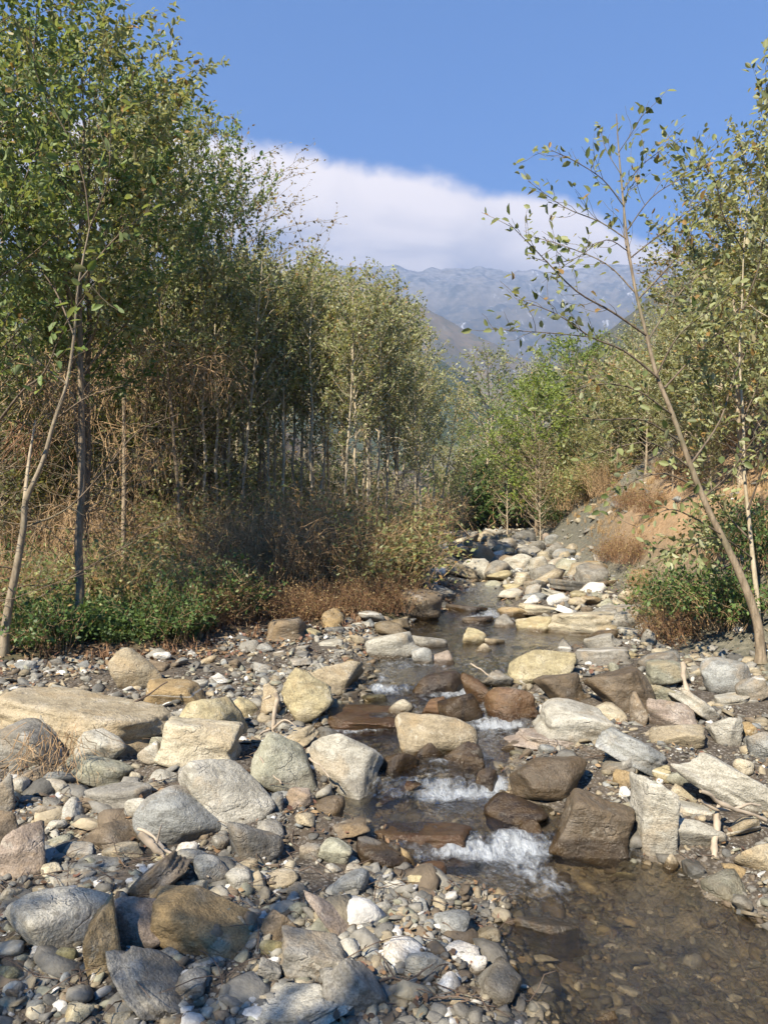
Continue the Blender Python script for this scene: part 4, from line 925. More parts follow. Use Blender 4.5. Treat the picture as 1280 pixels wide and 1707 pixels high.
def leaf_geo(P, D, Nn, L, Wd, simple, r):
    """leaves as folded pointed ovals. P base, D direction, Nn normal"""
    D = D / np.linalg.norm(D, axis=1)[:, None]; S = np.cross(D, Nn); S /= np.linalg.norm(S, axis=1)[:, None] + 1e-9; U = np.cross(S, D)
    n = len(P); L = L[:, None]; Wd = Wd[:, None]
    if simple:
        V = np.stack([P, P + D * L * .45 + S * Wd * .5 + U * L * .06, P + D * L, P + D * L * .45 - S * Wd * .5 + U * L * .06], 1)
        return V.reshape(-1, 3), (np.arange(n)[:, None] * 4 + np.arange(4)), np.repeat(r.uniform(0, 1, n), 1)
    drp = r.uniform(-.25, .05, n)[:, None]; f = r.uniform(.04, .16, n)[:, None]
    V = np.stack([P, P + D * L * .28 + S * Wd * .46 + U * L * f, P + D * L * .68 + S * Wd * .40 + U * L * (f + drp * .3), P + D * L + U * L * drp,
                  P + D * L * .68 - S * Wd * .40 + U * L * (f + drp * .3), P + D * L * .28 - S * Wd * .46 + U * L * f], 1).reshape(-1, 3)
    b = np.arange(n)[:, None] * 6
    Fq = np.stack([b + np.array([0, 1, 2, 3]), b + np.array([0, 3, 4, 5])], 1).reshape(-1, 4)
    return V, Fq, np.repeat(r.uniform(0, 1, n), 2)

def tubes(lines, sides=5):
    """lines: list of (pts (n,3), radii (n,)) -> verts, quads"""
    VV = []; FF = []; off = 0; th = np.linspace(0, 2 * np.pi, sides, endpoint=False); cs, sn = np.cos(th), np.sin(th)
    for pts, rad in lines:
        pts = np.asarray(pts, float); T = np.gradient(pts, axis=0); T /= np.linalg.norm(T, axis=1)[:, None] + 1e-9
        ref = np.array([0.3, 1, .1]) if abs(T[0, 2]) > .7 else np.array([0, 0, 1.])
        A = np.cross(T, ref); A /= np.linalg.norm(A, axis=1)[:, None] + 1e-9; B = np.cross(T, A)
        rr = np.asarray(rad)[:, None, None]
        V = pts[:, None] + rr * (A[:, None] * cs[None, :, None] + B[:, None] * sn[None, :, None])
        n = len(pts); i = np.arange(n - 1)[:, None] * sides; j = np.arange(sides)[None]; j2 = (j + 1) % sides
        Fq = np.stack([i + j, i + j2, i + sides + j2, i + sides + j], -1).reshape(-1, 4) + off
        VV.append(V.reshape(-1, 3)); FF.append(Fq); off += n * sides
    return np.concatenate(VV), np.concatenate(FF)

def curve_pts(p0, d, L, n, r, wob=.08, up=0.0):
    d = np.array(d, float); d /= np.linalg.norm(d); t = np.linspace(0, 1, n)[:, None]
    side = np.cross(d, r.normal(size=3)); side /= np.linalg.norm(side) + 1e-9
    return np.asarray(p0) + d * L * t + side * L * wob * np.sin(t * math.pi * r.uniform(.7, 2.0)) + np.array([0, 0, 1.]) * up * L * t ** 2

def at(pts, t):
    k = t * (len(pts) - 1); i = min(int(k), len(pts) - 2); f = k - i
    return pts[i] * (1 - f) + pts[i + 1] * f, pts[i + 1] - pts[i]

def foliate(twigs, r, spacing, leafL, simple, clump=1, spread=.5, start=.25, tip=True):
    P = []; D = []
    for pts in twigs:
        L = np.linalg.norm(pts[-1] - pts[0]); n = max(2, int(L / spacing))
        ts = np.linspace(start, 1, n) + r.uniform(-.03, .03, n)
        for q in ts:
            p, d = at(pts, float(np.clip(q, 0, .999))); d = d / (np.linalg.norm(d) + 1e-9)
            for c in range(clump):
                P.append(p); D.append(d * .6 + r.normal(0, spread, 3))
    P = np.array(P); D = np.array(D); n = len(P)
    D[:, 2] -= .12
    P = P + r.normal(0, leafL * .35, (n, 3))
    Nn = r.normal(0, .7, (n, 3)) + np.array([-.35, -.35, .75])
    L = leafL * r.uniform(.55, 1.25, n); W = L * r.uniform(.42, .62, n)
    return leaf_geo(P, D, Nn, L, W, simple, r)

def leaf_mesh(name, twigs, r, mat, **k):
    V, Fq, rn = foliate(twigs, r, **k); me = mesh_quads(name, V, Fq); fattr(me, 'rnd', rn, 'FACE'); me.materials.append(mat); return me

def wood_mesh(name, groups, mat):
    VV = []; FF = []; off = 0
    for lines, sides in groups:
        if not lines: continue
        V, Fq = tubes(lines, sides); VV.append(V); FF.append(Fq + off); off += len(V)
    me = mesh_quads(name, np.concatenate(VV), np.concatenate(FF)); smooth_all(me)
    fattr(me, 'rnd', np.full(len(me.polygons), .5), 'FACE'); me.materials.append(mat); return me

def grow(seed, H, rad, lean=(0, 0), bare=.35, width=1.4, nb=34, ntw=6, steep=.9, wob=.02, deadlow=8, ntrunk=1):
    """skeleton of an alder-like tree; returns trunk lines, branch lines, twig paths"""
    r = np.random.default_rng(seed); trunks = []; br = []; tw = []; twl = []
    for q in range(ntrunk):
        d = np.array([lean[0] + (r.normal(0, .10) if q else 0), lean[1] + (r.normal(0, .10) if q else 0), 1.0])
        hh = H * (1 if q == 0 else r.uniform(.7, .95)); rr = rad * (1 if q == 0 else .75)
        n = 14; t = np.linspace(0, 1, n)
        pts = np.outer(t, d) * hh; pts[:, 0] += np.cumsum(r.normal(0, wob, n)) * hh * .12; pts[:, 1] += np.cumsum(r.normal(0, wob, n)) * hh * .12
        pts[0] = (q * .08 * r.normal(), q * .08 * r.normal(), -.15)
        radii = rr * (1 - t) ** .8 * .95 + .004; radii[0] *= 1.35
        trunks.append((pts, radii))
        for b in range(int(nb * (1 if q == 0 else .7))):
            s = bare + (1 - bare) * (b + r.uniform()) / nb * (1 if q == 0 else nb / (nb * .7)); s = min(s, .985)
            p, dd = at(pts, s); az = b * 2.4 + r.normal(0, .5)
            prof = (math.sin(math.pi * min(1, (s - bare) / (1 - bare) * .82 + .16)) ** .7) * .9 + .12
            L = width * prof * r.uniform(.65, 1.2)
            dirv = np.array([math.cos(az), math.sin(az), steep * r.uniform(.7, 1.3)])
            bp = curve_pts(p, dirv, L, 6, r, .07, .12); r0 = max(.004, rr * (1 - s) ** .7 * .38)
            br.append((bp, np.linspace(r0, .0022, 6)))
            for k in range(ntw):
                u = .25 + .75 * (k + r.uniform()) / ntw; q2, d2 = at(bp, min(u, .99))
                d2 = d2 / np.linalg.norm(d2) + r.normal(0, .55, 3); tp = curve_pts(q2, d2, L * r.uniform(.22, .45), 4, r, .1, .05)
                tw.append(tp); twl.append((tp, np.linspace(.0028, .0012, 4)))
            tw.append(bp[3:])
        for b in range(deadlow):
            s = r.uniform(.06, bare); p, dd = at(pts, s); az = r.uniform(0, 6.28)
            bp = curve_pts(p, (math.cos(az), math.sin(az), r.uniform(-.1, .9)), r.uniform(.4, 1.1) * width, 6, r, .12, .05)
            br.append((bp, np.linspace(.006, .0018, 6)))
            for k in range(3):
                q2, d2 = at(bp, r.uniform(.3, .9)); tp = curve_pts(q2, d2 / np.linalg.norm(d2) + r.normal(0, .6, 3), r.uniform(.15, .4), 4, r, .15)
                twl.append((tp, np.linspace(.0025, .001, 4)))
    return trunks, br, twl, tw

PROTO = {}
def tree_proto(key, bark, leafmat, leafL, spacing, simple, clump=1, thick=1.0, **g):
    trunks, br, twl, tw = grow(**g); r = np.random.default_rng(g['seed'] + 500)
    f = lambda ls: [(a, np.asarray(b) * thick) for a, b in ls]
    tm = wood_mesh('trunk', [(trunks, 7)], bark)
    bmh = wood_mesh('branches', [(f(br), 4), (f(twl), 3)], bark)
    cm = leaf_mesh('crown', tw, r, leafmat, spacing=spacing, leafL=leafL, simple=simple, clump=clump)
    PROTO[key] = (tm, bmh, cm, g['H']); return PROTO[key]

ORD = ['first', 'second', 'third', 'fourth', 'fifth', 'sixth', 'seventh', 'eighth', 'ninth', 'tenth', 'eleventh', 'twelfth', 'thirteenth', 'fourteenth', 'fifteenth',
       'sixteenth', 'seventeenth', 'eighteenth', 'nineteenth', 'twentieth', 'twenty-first', 'twenty-second', 'twenty-third', 'twenty-fourth', 'twenty-fifth', 'twenty-sixth', 'twenty-seventh', 'twenty-eighth', 'twenty-ninth', 'thirtieth', 'thirty-first', 'thirty-second']

def plant_tree(key, name, cat, x, y, label, group=None, H=None, rz=0, z=None, tilt=(0, 0), sxy=1.0):
    tm, bmh, cm, h0 = PROTO[key]; s = (H or h0) / h0
    root = bpy.data.objects.new(name, None); col.objects.link(root); root.empty_display_size = .2
    root.location = (x, y, gz(x, y) if z is None else z); root.rotation_euler = (tilt[0], tilt[1], rz); root.scale = (s * sxy, s * sxy, s)
    root['label'] = label; root['category'] = cat
    if group: root['group'] = group
    for nm, me in (('trunk', tm), ('branches', bmh), ('crown', cm)):
        o = bpy.data.objects.new(nm, me); col.objects.link(o); o.parent = root
        if nm == 'branches': o['kind'] = 'stuff'
        if nm == 'crown': o['kind'] = 'stuff'
    return root

# kinds of tree
tree_proto('tall_a', BARK_TALL, LEAF_ALDER, .088, .050, False, 2, seed=21, H=7.6, rad=.055, bare=.42, width=1.75, nb=44, ntw=7, deadlow=16)
tree_proto('tall_b', BARK_DARK, LEAF_GREEN, .088, .052, False, 2, seed=22, H=7.6, rad=.058, bare=.43, width=1.9, nb=44, ntw=7, deadlow=26, ntrunk=2)
tree_proto('tall_c', BARK_TALL, LEAF_ALDER, .085, .055, False, 2, seed=23, H=6.6, rad=.045, bare=.40, width=1.6, nb=38, ntw=7, deadlow=14)
tree_proto('sap_a', BARK_PALE, LEAF_OLIVE, .085, .060, True, 2, thick=1.5, seed=31, H=6.4, rad=.046, bare=.50, width=1.05, nb=30, ntw=6, deadlow=14, steep=1.1)
tree_proto('sap_b', BARK_PALE, LEAF_ALDER, .085, .058, True, 2, thick=1.5, seed=32, H=6.4, rad=.043, bare=.46, width=1.15, nb=32, ntw=6, deadlow=16, steep=1.1, wob=.03)
tree_proto('sap_c', BARK_PALE, LEAF_OLIVE, .080, .060, True, 2, thick=1.5, seed=33, H=5.2, rad=.032, bare=.36, width=.95, nb=28, ntw=6, deadlow=14, steep=1.2, lean=(.08, 0))
tree_proto('sparse', BARK_MID, LEAF_BROWN, .065, .065, True, 1, thick=1.3, seed=41, H=7.0, rad=.05, bare=.3, width=1.9, nb=40, ntw=8, deadlow=14, steep=.7)
tree_proto('far_a', BARK_MID, LEAF_OLIVE, .15, .10, True, 2, thick=2.2, seed=51, H=8, rad=.07, bare=.22, width=2.3, nb=44, ntw=6, deadlow=8)
tree_proto('far_b', BARK_MID, LEAF_GREEN, .15, .10, True, 2, thick=2.2, seed=52, H=8, rad=.08, bare=.18, width=2.5, nb=44, ntw=6, deadlow=8, steep=.7)
tree_proto('far_lime', BARK_DARK, LEAF_BRIGHT, .14, .085, True, 3, thick=2.0, seed=53, H=6.5, rad=.08, bare=.12, width=2.2, nb=46, ntw=6, deadlow=2, steep=.6)
tree_proto('far_brown', BARK_MID, LEAF_BROWN, .13, .13, True, 2, thick=2.2, seed=54, H=6.5, rad=.06, bare=.2, width=2.1, nb=40, ntw=6, deadlow=10)
tree_proto('right_a', BARK_MID, LEAF_OLIVE, .078, .050, True, 4, thick=1.2, seed=61, H=5.2, rad=.05, bare=.10, width=1.5, nb=42, ntw=6, deadlow=4, steep=.8, ntrunk=2)
tree_proto('right_b', BARK_MID, LEAF_OLIVE, .078, .050, True, 4, thick=1.2, seed=62, H=5.2, rad=.045, bare=.15, width=1.4, nb=36, ntw=6, deadlow=6, steep=.9)

def rooted(px, row):
    h = hit(px, row, False); return h[0], h[1]

# trees whose trunks are drawn one by one: (px, base row, top row, kind, lean x, label)
LEFT_TREES = [
 (128, 1062, 40, 'tall_a', .01, 'tall leafy tree on the left with thin twin-looking tan stem beside the dark one', 1.0, .3),
 (150, 1036, 120, 'tall_b', -.01, 'tall tree with dark brown double trunk on the left bank', 1.0, 1.2),
 (205, 985, 190, 'tall_c', .05, 'slim tan-stemmed tree just right of the dark double trunk', 0.8, 2.0),
 (312, 975, 250, 'tall_c', .11, 'tan tree leaning right, standing alone behind the green weeds', 0.7, 4.0),
 (-40, 1090, -60, 'tall_b', .03, 'dark-leaved tree cut off by the left edge of the view', 1.0, 5.0),
 (-130, 1010, 60, 'tall_a', .0, 'tree mostly beyond the left edge with branches reaching in', 1.0, 2.2),
 (232, 960, 165, 'tall_a', .0, 'tall green-crowned tree behind the slim tan stem', .9, 5.5),
 (290, 950, 215, 'tall_b', .03, 'green-crowned tree right of the tallest crown, against the sky', .7, .7),
 (372, 945, 300, 'tall_c', .03, 'green tree behind the lone leaning tan tree', .7, 1.7),
 (10, 960, 100, 'tall_c', .0, 'tree in the second row at the left edge', 1.0, 4.4),
]
for px, row, top, key, lean, lab, sxy, rz in LEFT_TREES:
    x, y = rooted(px, row); H = (row - top) / F * y
    plant_tree(key, 'tree', 'tree', x, y, lab, 'tall trees on the left bank', H, rz, tilt=(0, lean), sxy=sxy)
x, y = rooted(400, 925); 
plant_tree('sparse', 'sparse_tree', 'tree', x - .7, y, 'sparse brown-leaved tree reaching over the cloud left of the mountain', None, (935 - 265) / F * y, .4, tilt=(0, .10), sxy=1.15)

# leafy thicket between and behind the tall left trees
tree_proto('thicket_a', BARK_TALL, LEAF_ALDER, .075, .070, True, 2, thick=1.4, seed=71, H=4.0, rad=.030, bare=.10, width=1.25, nb=34, ntw=6, deadlow=22, ntrunk=2)
tree_proto('thicket_b', BARK_DARK, LEAF_ALDER, .070, .070, True, 2, thick=1.3, seed=72, H=4.0, rad=.028, bare=.10, width=1.3, nb=34, ntw=7, deadlow=24, ntrunk=3, wob=.04)
rt = np.random.default_rng(12)
TH = sorted([(px + rt.uniform(-12, 12), 10.4 + (k * 1.7) % 5.2) for k, px in enumerate(np.linspace(-30, 345, 19))])
for k, (px, yy) in enumerate(TH):
    x = (px - CX) / F * yy; z = gz(x, yy); H = CAMZ - (rt.uniform(430, 640) - CY) / F * yy - z
    plant_tree('thicket_b' if k % 4 == 1 else 'thicket_a', 'understory_tree', 'tree', x, yy, f'small {"brown twiggy" if k % 4 == 1 else "leafy"} understory tree among the tall left trees, {ORD[k]} from left', 'understory trees on the left bank', H, rt.uniform(0, 6.28), sxy=1.1)

# the grove of pale saplings
r = np.random.default_rng(8)
G = []
for k in range(32):
    px = 318 + k * 13.0 + r.uniform(-4, 4); yy = 13.2 + r.uniform(-.9, 1.4) + max(0, k - 24) * .15 - max(0, 8 - k) * .25
    G.append((px, yy, True))
for k in range(22):
    G.append((r.uniform(330, 735), r.uniform(16, 24), False))
G.sort(key=lambda q: q[0]); fi = 0
crest = lambda px: np.interp(px, [330, 420, 480, 520, 560, 600, 650, 690, 720, 750, 780], [430, 440, 470, 450, 480, 475, 475, 560, 620, 670, 740])
for px, yy, front in G:
    x = (px - CX) / F * yy; z = gz(x, yy); top = crest(px) + r.uniform(-10, 60 if front else 26)
    H = CAMZ - (top - CY) / F * yy - z
    key = ['sap_a', 'sap_b', 'sap_c'][r.integers(0, 3)]
    if front:
        lab = f'pale slender sapling of the left bank grove front row, {ORD[fi]} from left'; fi += 1
    else: lab = 'thin sapling in the shaded back of the left bank grove'
    plant_tree(key, 'sapling', 'tree', x, yy, lab, 'saplings of the grove on the left bank' if front else 'back saplings of the left bank grove', H, r.uniform(0, 6.28), tilt=(r.normal(0, .02), .015 + max(0, px - 640) / 100 * .07), sxy=1.0)

# centre background and right hillside
BACK = [
 (812, 33, 596, 'far_a', 1.1, 'pale olive tree with rounded airy crown in the middle distance'),
 (862, 30, 655, 'far_b', .9, 'small dull green tree right of the pale olive tree'),
 (905, 36, 596, 'far_a', .9, 'thin silvery tree left of the lime-green ones'),
 (955, 27, 572, 'far_lime', .72, 'bright lime-green tree, the taller one in the distance'),
 (893, 25, 640, 'far_lime', .62, 'bright lime-green tree, the shorter rounded one left of the taller'),
 (785, 30, 715, 'far_b', 1.0, 'dark green tree just right of the grove edge'),
 (748, 26, 750, 'far_a', .9, 'shaded tree at the right end of the grove over the stream head'),
 (770, 22, 770, 'far_brown', .8, 'low brownish tree overhanging the stream head'),
 (845, 26, 730, 'far_brown', .9, 'russet thinning tree in front of the distant green trees'),
 (900, 23, 745, 'far_brown', .9, 'brown thinning tree above the grey scree'),
 (1000, 24, 610, 'far_brown', 1.0, 'tall brownish tree behind the leaning tree on the right slope'),
 (1040, 30, 560, 'far_a', 1.1, 'olive tree high on the right slope behind the leaning trunk'),
 (1090, 26, 520, 'far_a', 1.1, 'wide olive tree on the right slope, right of the leaning trunk'),
 (960, 32, 600, 'far_a', 1.0, 'airy olive tree just behind the taller lime-green tree'),
 (1150, 34, 415, 'far_brown', 1.3, 'brown bare-looking tree on the skyline at the right'),
 (1210, 28, 430, 'far_a', 1.2, 'olive tree on the skyline at the far right'),
 (1265, 24, 400, 'far_b', 1.1, 'green tree at the right edge high on the slope'),
 (1230, 18, 560, 'far_a', .8, 'dense olive tree low on the right slope near the edge'),
 (1150, 19, 600, 'far_a', .8, 'dense olive tree on the right slope behind the second stem'),
 (1060, 21, 690, 'far_b', .75, 'green tree low on the right slope above the orange earth'),
 (980, 24, 735, 'far_b', .7, 'low green tree above the scree, left of the leaning tree'),
 (820, 40, 640, 'far_b', 1.2, 'green tree behind the pale olive tree'),
 (700, 34, 660, 'far_a', 1.1, 'tree seen over the right end of the grove'),
]
for px, yy, top, key, sxy, lab in BACK:
    x = (px - CX) / F * yy; z = gz(x, yy); H = CAMZ - (top - CY) / F * yy - z
    plant_tree(key, 'background_tree', 'tree', x, yy, lab, 'trees at the back of the valley', H, px * .01, sxy=sxy * 8 / max(H, 4) if key.startswith('far_lime') else sxy)
# near right-hand trees reaching over the slope
RIGHT = [
 (1235, 10.8, 330, 'right_a', 1.2, 'dense olive-leaved tree at the right behind the leaning tree'),
 (1310, 9.5, 250, 'right_b', 1.2, 'tree on the right edge whose top leaves show against the blue sky'),
 (1170, 12.5, 500, 'right_a', 1.15, 'bushy olive tree right of the leaning trunk at mid height'),
 (1120, 13.5, 640, 'right_b', 1.0, 'small olive tree just behind the leaning trunk above the orange earth'),
 (1205, 14.8, 470, 'right_b', 1.3, 'olive tree in the dense mass right of the leaning trunk'),
 (1255, 15.8, 400, 'right_a', 1.3, 'tall olive tree deep in the mass near the right edge'),
 (1140, 16.5, 560, 'right_a', 1.25, 'round olive tree deep behind the leaning trunk'),
 (1075, 17.5, 600, 'right_b', 1.3, 'olive tree right behind the middle of the leaning trunk'),
 (1020, 20, 640, 'right_a', 1.2, 'small olive tree on the slope left of the leaning trunk'),
 (1185, 11.4, 690, 'right_b', 1.0, 'short olive tree growing out of the orange earth'),
 (1290, 12.8, 420, 'right_a', 1.2, 'olive tree at the right edge above the orange slope'),
]
for px, yy, top, key, sxy, lab in RIGHT:
    x = (px - CX) / F * yy; z = gz(x, yy); H = CAMZ - (top - CY) / F * yy - z
    plant_tree(key, 'slope_tree', 'tree', x, yy, lab, 'olive trees on the right slope', H, px * .02, sxy=sxy)
# two trees left of the viewer whose shade falls on the foreground
for x, y, H, key in ((-3.4, -1.2, 4.6, 'tall_a'), (-2.0, -2.6, 4.8, 'tall_c')):
    plant_tree(key, 'tree', 'tree', x, y, 'leafy tree beside the path left of the viewer', 'trees left of the viewer', H, x)

# ------------------------------------------------------------------ the trees drawn branch by branch
def pxline(pts, Y, bend=0.0, r=None):
    """pixel trace -> points in space at about distance Y, moving towards or away by bend"""
    n = len(pts); out = []
    for i, p in enumerate(pts):
        out.append(ray(p[0], p[1], Y + bend * i / max(1, n - 1)))
    P = np.array(out); t = np.linspace(0, n - 1, (n - 1) * 4 + 1); i0 = np.clip(t.astype(int), 0, n - 2); f = (t - i0)[:, None]
    Pm = np.vstack([2 * P[0] - P[1], P, 2 * P[-1] - P[-2]])
    a, b, c, d = Pm[i0], Pm[i0 + 1], Pm[i0 + 2], Pm[i0 + 3]
    return .5 * ((2 * b) + (-a + c) * f + (2 * a - 5 * b + 4 * c - d) * f ** 2 + (-a + 3 * b - 3 * c + d) * f ** 3)

def special_tree(name, label, base, Y, trunks, branches, bark, leafmat, leafL, seed, twn=6, twL=.35, spacing=.10, clump=1, leafless=(), dense=None):
    """trunks: [(trace, r0, r1)], branches: [(trace, bend, r0)]"""
    r = np.random.default_rng(seed); root = bpy.data.objects.new(name, None); col.objects.link(root)
    O = np.array(base); root.location = base; root['label'] = label; root['category'] = 'tree'
    for tr, r0, r1, bend in trunks:
        P = pxline(tr, Y, bend) - O
        rad = r0 + (r1 - r0) * np.linspace(0, 1, len(P)) ** .62; rad[0] *= 1.25
        link('trunk', wood_mesh('trunk', [([(P, rad)], 9)], bark), parent=root)
    bl = []; tl = []; tw = []; tls = []
    for k, (tr, bend, r0, y0) in enumerate(branches):
        P = pxline(tr, Y + y0, bend) - O; bl.append((P, np.linspace(r0, .0025, len(P))))
        L = np.linalg.norm(P[-1] - P[0])
        nt = int(twn * L / .8) + 2
        for q in range(nt):
            u = .18 + .82 * (q + r.uniform()) / nt; p, d = at(P, min(u, .985)); d = d / np.linalg.norm(d)
            sd = r.normal(0, .6, 3); sd[2] += .25
            tp = curve_pts(p, d + sd, twL * r.uniform(.5, 1.2), 5, r, .1, .1)
            (tl if k not in leafless else tls).append((tp, np.linspace(.0030, .0013, 5)))
            if k not in leafless: tw.append(tp)
        if k not in leafless: tw.append(P[int(len(P) * .55):])
    for b in bl: pass
    link('branches', wood_mesh('branches', [(bl, 5), (tl + tls, 3)], DARKBARK), parent=root, kind='stuff')
    link('crown', leaf_mesh('crown', tw, r, leafmat, spacing=spacing, leafL=leafL, simple=False, clump=clump), parent=root, kind='stuff')
    return root
DARKBARK = make_bark('twig_bark', (0.075, 0.055, 0.04), (0.17, 0.13, 0.09))

bx, by, bz = hit(1268, 1104, False); Yh = by
hero_tr = [([(1268, 1106), (1262, 1040), (1240, 975), (1213, 915), (1180, 850), (1150, 775), (1120, 690), (1094, 625), (1075, 550), (1058, 480), (1045, 400), (1036, 310), (1030, 240), (1027, 190)], .046, .004, .25)]
hero_br = [
 ([(1097, 630), (1040, 585), (985, 562), (930, 525), (868, 500)], -.3, .011, .1), ([(1078, 560), (1020, 520), (960, 485), (900, 425), (848, 372)], -.5, .011, .15),
 ([(985, 562), (930, 556), (870, 552), (812, 548)], -.3, .005, .0), ([(1060, 490), (1010, 440), (940, 410), (890, 395)], .4, .007, .2),
 ([(1046, 400), (1000, 370), (940, 345), (880, 302)], .2, .007, .2), ([(1040, 345), (1005, 300), (960, 270), (918, 250)], -.3, .006, .2),
 ([(1034, 290), (1010, 250), (1000, 215)], .2, .004, .2), ([(1030, 255), (1050, 225), (1068, 195)], -.2, .004, .2),
 ([(1036, 320), (1065, 280), (1095, 255), (1132, 230)], .4, .005, .2), ([(1044, 385), (1085, 330), (1130, 300), (1180, 272)], -.4, .006, .2),
 ([(1050, 430), (1100, 390), (1150, 350), (1190, 330)], .5, .007, .2), ([(1062, 500), (1100, 460), (1140, 410), (1160, 350)], -.3, .009, .2),
 ([(1078, 570), (1110, 520), (1150, 470), (1200, 440)], .6, .010, .2), ([(1104, 650), (1150, 600), (1190, 560), (1230, 530)], .6, .010, .2),
 ([(1048, 420), (1010, 400), (960, 430), (920, 440)], -.5, .005, .2), ([(1056, 470), (1040, 390), (1042, 330), (1060, 300)], .3, .007, .2),
 ([(1118, 690), (1060, 650), (1000, 640), (940, 655)], -.4, .008, .1), ([(1132, 735), (1070, 700), (1000, 700), (900, 690)], -.5, .009, .1),
 ([(1150, 780), (1090, 740), (1030, 745), (960, 770)], -.3, .009, .1), ([(1165, 815), (1110, 790), (1060, 800), (1010, 830)], -.4, .009, .1),
 ([(1200, 890), (1150, 860), (1110, 850), (1060, 880)], -.3, .009, .0), ([(1150, 775), (1200, 700), (1225, 620), (1260, 560)], .4, .010, .1),
 ([(1172, 830), (1215, 790), (1250, 740), (1285, 700)], -.5, .009, .1), ([(1094, 625), (1130, 560), (1180, 520), (1240, 480)], -.5, .009, .1),
]
special_tree('leaning_tree', 'slender tree on the right leaning left over the stream, sparse leaves against the sky', (bx, by, bz), Yh, hero_tr, hero_br, BARK_TALL, LEAF_ALDER, .076, 301, 7, .28, .066, 1)
bx, by, bz = hit(1262, 1085, False)
special_tree('upright_tree', 'thin upright stem forking beside the leaning tree at the right edge', (bx, by + .1, bz), by + .1,
  [([(1264, 1085), (1262, 1010), (1255, 940), (1248, 870), (1240, 790), (1238, 700), (1232, 600), (1236, 500), (1240, 400), (1250, 300)], .030, .004, .5)],
  [([(1250, 900), (1205, 850), (1175, 790), (1160, 700)], .4, .010, .1), ([(1246, 850), (1270, 780), (1290, 700), (1300, 600)], -.4, .010, .1),
   ([(1240, 780), (1200, 720), (1180, 640), (1150, 570)], -.4, .009, .2), ([(1238, 700), (1270, 620), (1285, 540)], .3, .008, .2),
   ([(1233, 610), (1190, 540), (1170, 450), (1140, 380)], .4, .008, .3), ([(1236, 520), (1265, 440), (1275, 350), (1282, 260)], -.3, .008, .3),
   ([(1240, 420), (1205, 360), (1190, 300), (1150, 275)], -.4, .007, .4), ([(1248, 310), (1260, 240), (1278, 190), (1275, 130)], -.2, .005, .4),
   ([(1252, 930), (1210, 900), (1170, 900), (1130, 930)], -.5, .008, .1)],
  BARK_PALE, LEAF_OLIVE, .072, 302, 10, .40, .050, 2)
bx, by, bz = hit(6, 1092, False)
special_tree('forked_tree', 'pale forked trunk at the left edge with one arm leaning right', (bx, by, bz), by,
  [([(6, 1094), (14, 1020), (28, 950), (40, 880), (44, 835), (72, 770), (92, 700), (112, 640), (124, 560), (132, 470), (150, 380)], .046, .006, -.3),
   ([(42, 850), (44, 810), (50, 760), (60, 700)], .026, .008, .2)],
  [([(92, 700), (150, 660), (220, 640)], -.4, .008, -.1), ([(112, 640), (60, 600), (20, 560)], .4, .010, -.1), ([(0, 700), (40, 650), (75, 620), (110, 540), (160, 470)], -.6, .012, -.4),
   ([(40, 880), (110, 850), (170, 790), (230, 720), (300, 690)], -.2, .009, .0), ([(28, 950), (0, 945), (-40, 960)], -.2, .008, 0), ([(60, 1000), (140, 950), (220, 905), (300, 860)], .2, .008, .6),
   ([(124, 560), (90, 480), (40, 420), (0, 390)], .5, .008, -.2), ([(132, 470), (190, 400), (250, 350)], .3, .008, -.3), ([(150, 380), (140, 300), (110, 220), (60, 120), (62, 20)], -.3, .007, -.3),
   ([(150, 380), (180, 300), (185, 200)], -.3, .006, -.3)],
  BARK_MID, LEAF_GREEN, .095, 303, 6, .32, .09, 1, leafless=(0, 3, 4, 5))

# ------------------------------------------------------------------ brush, shrubs, tangles
def brush_mesh(seed, n, rad, H, mat, thick=.003, droop=.5, spiky=False):
    r = np.random.default_rng(seed); ls = []; tips = []
    for k in range(n):
        a = r.uniform(0, 6.28); q = rad * math.sqrt(r.uniform()) * .7; p0 = np.array([math.cos(a) * q, math.sin(a) * q, -.03])
        b = r.uniform(0, 6.28); out = r.uniform(.1, 1.0); L = H * r.uniform(.5, 1.25)
        t = np.linspace(0, 1, 7)[:, None]; d = np.array([math.cos(b) * out, math.sin(b) * out, 0])
        P = p0 + d * L * t * .8 + np.array([0, 0, 1]) * L * (t - droop * out * t ** 2.2) + np.cumsum(r.normal(0, .022 * H, (7, 3)), 0)
        ls.append((P, np.linspace(thick, thick * .4, 7))); tips.append(P)
        for j in range(2):
            q2, d2 = at(P, r.uniform(.3, .9)); tp = curve_pts(q2, d2 / np.linalg.norm(d2) + r.normal(0, .7, 3), L * r.uniform(.15, .4), 4, r, .2)
            ls.append((tp, np.linspace(thick * .6, thick * .3, 4))); tips.append(tp)
    V, Fq = tubes(ls, 3); me = mesh_quads('stems', V, Fq)
    fattr(me, 'rnd', np.random.default_rng(seed).uniform(0, 1, len(me.polygons)), 'FACE'); me.materials.append(mat); return me, tips

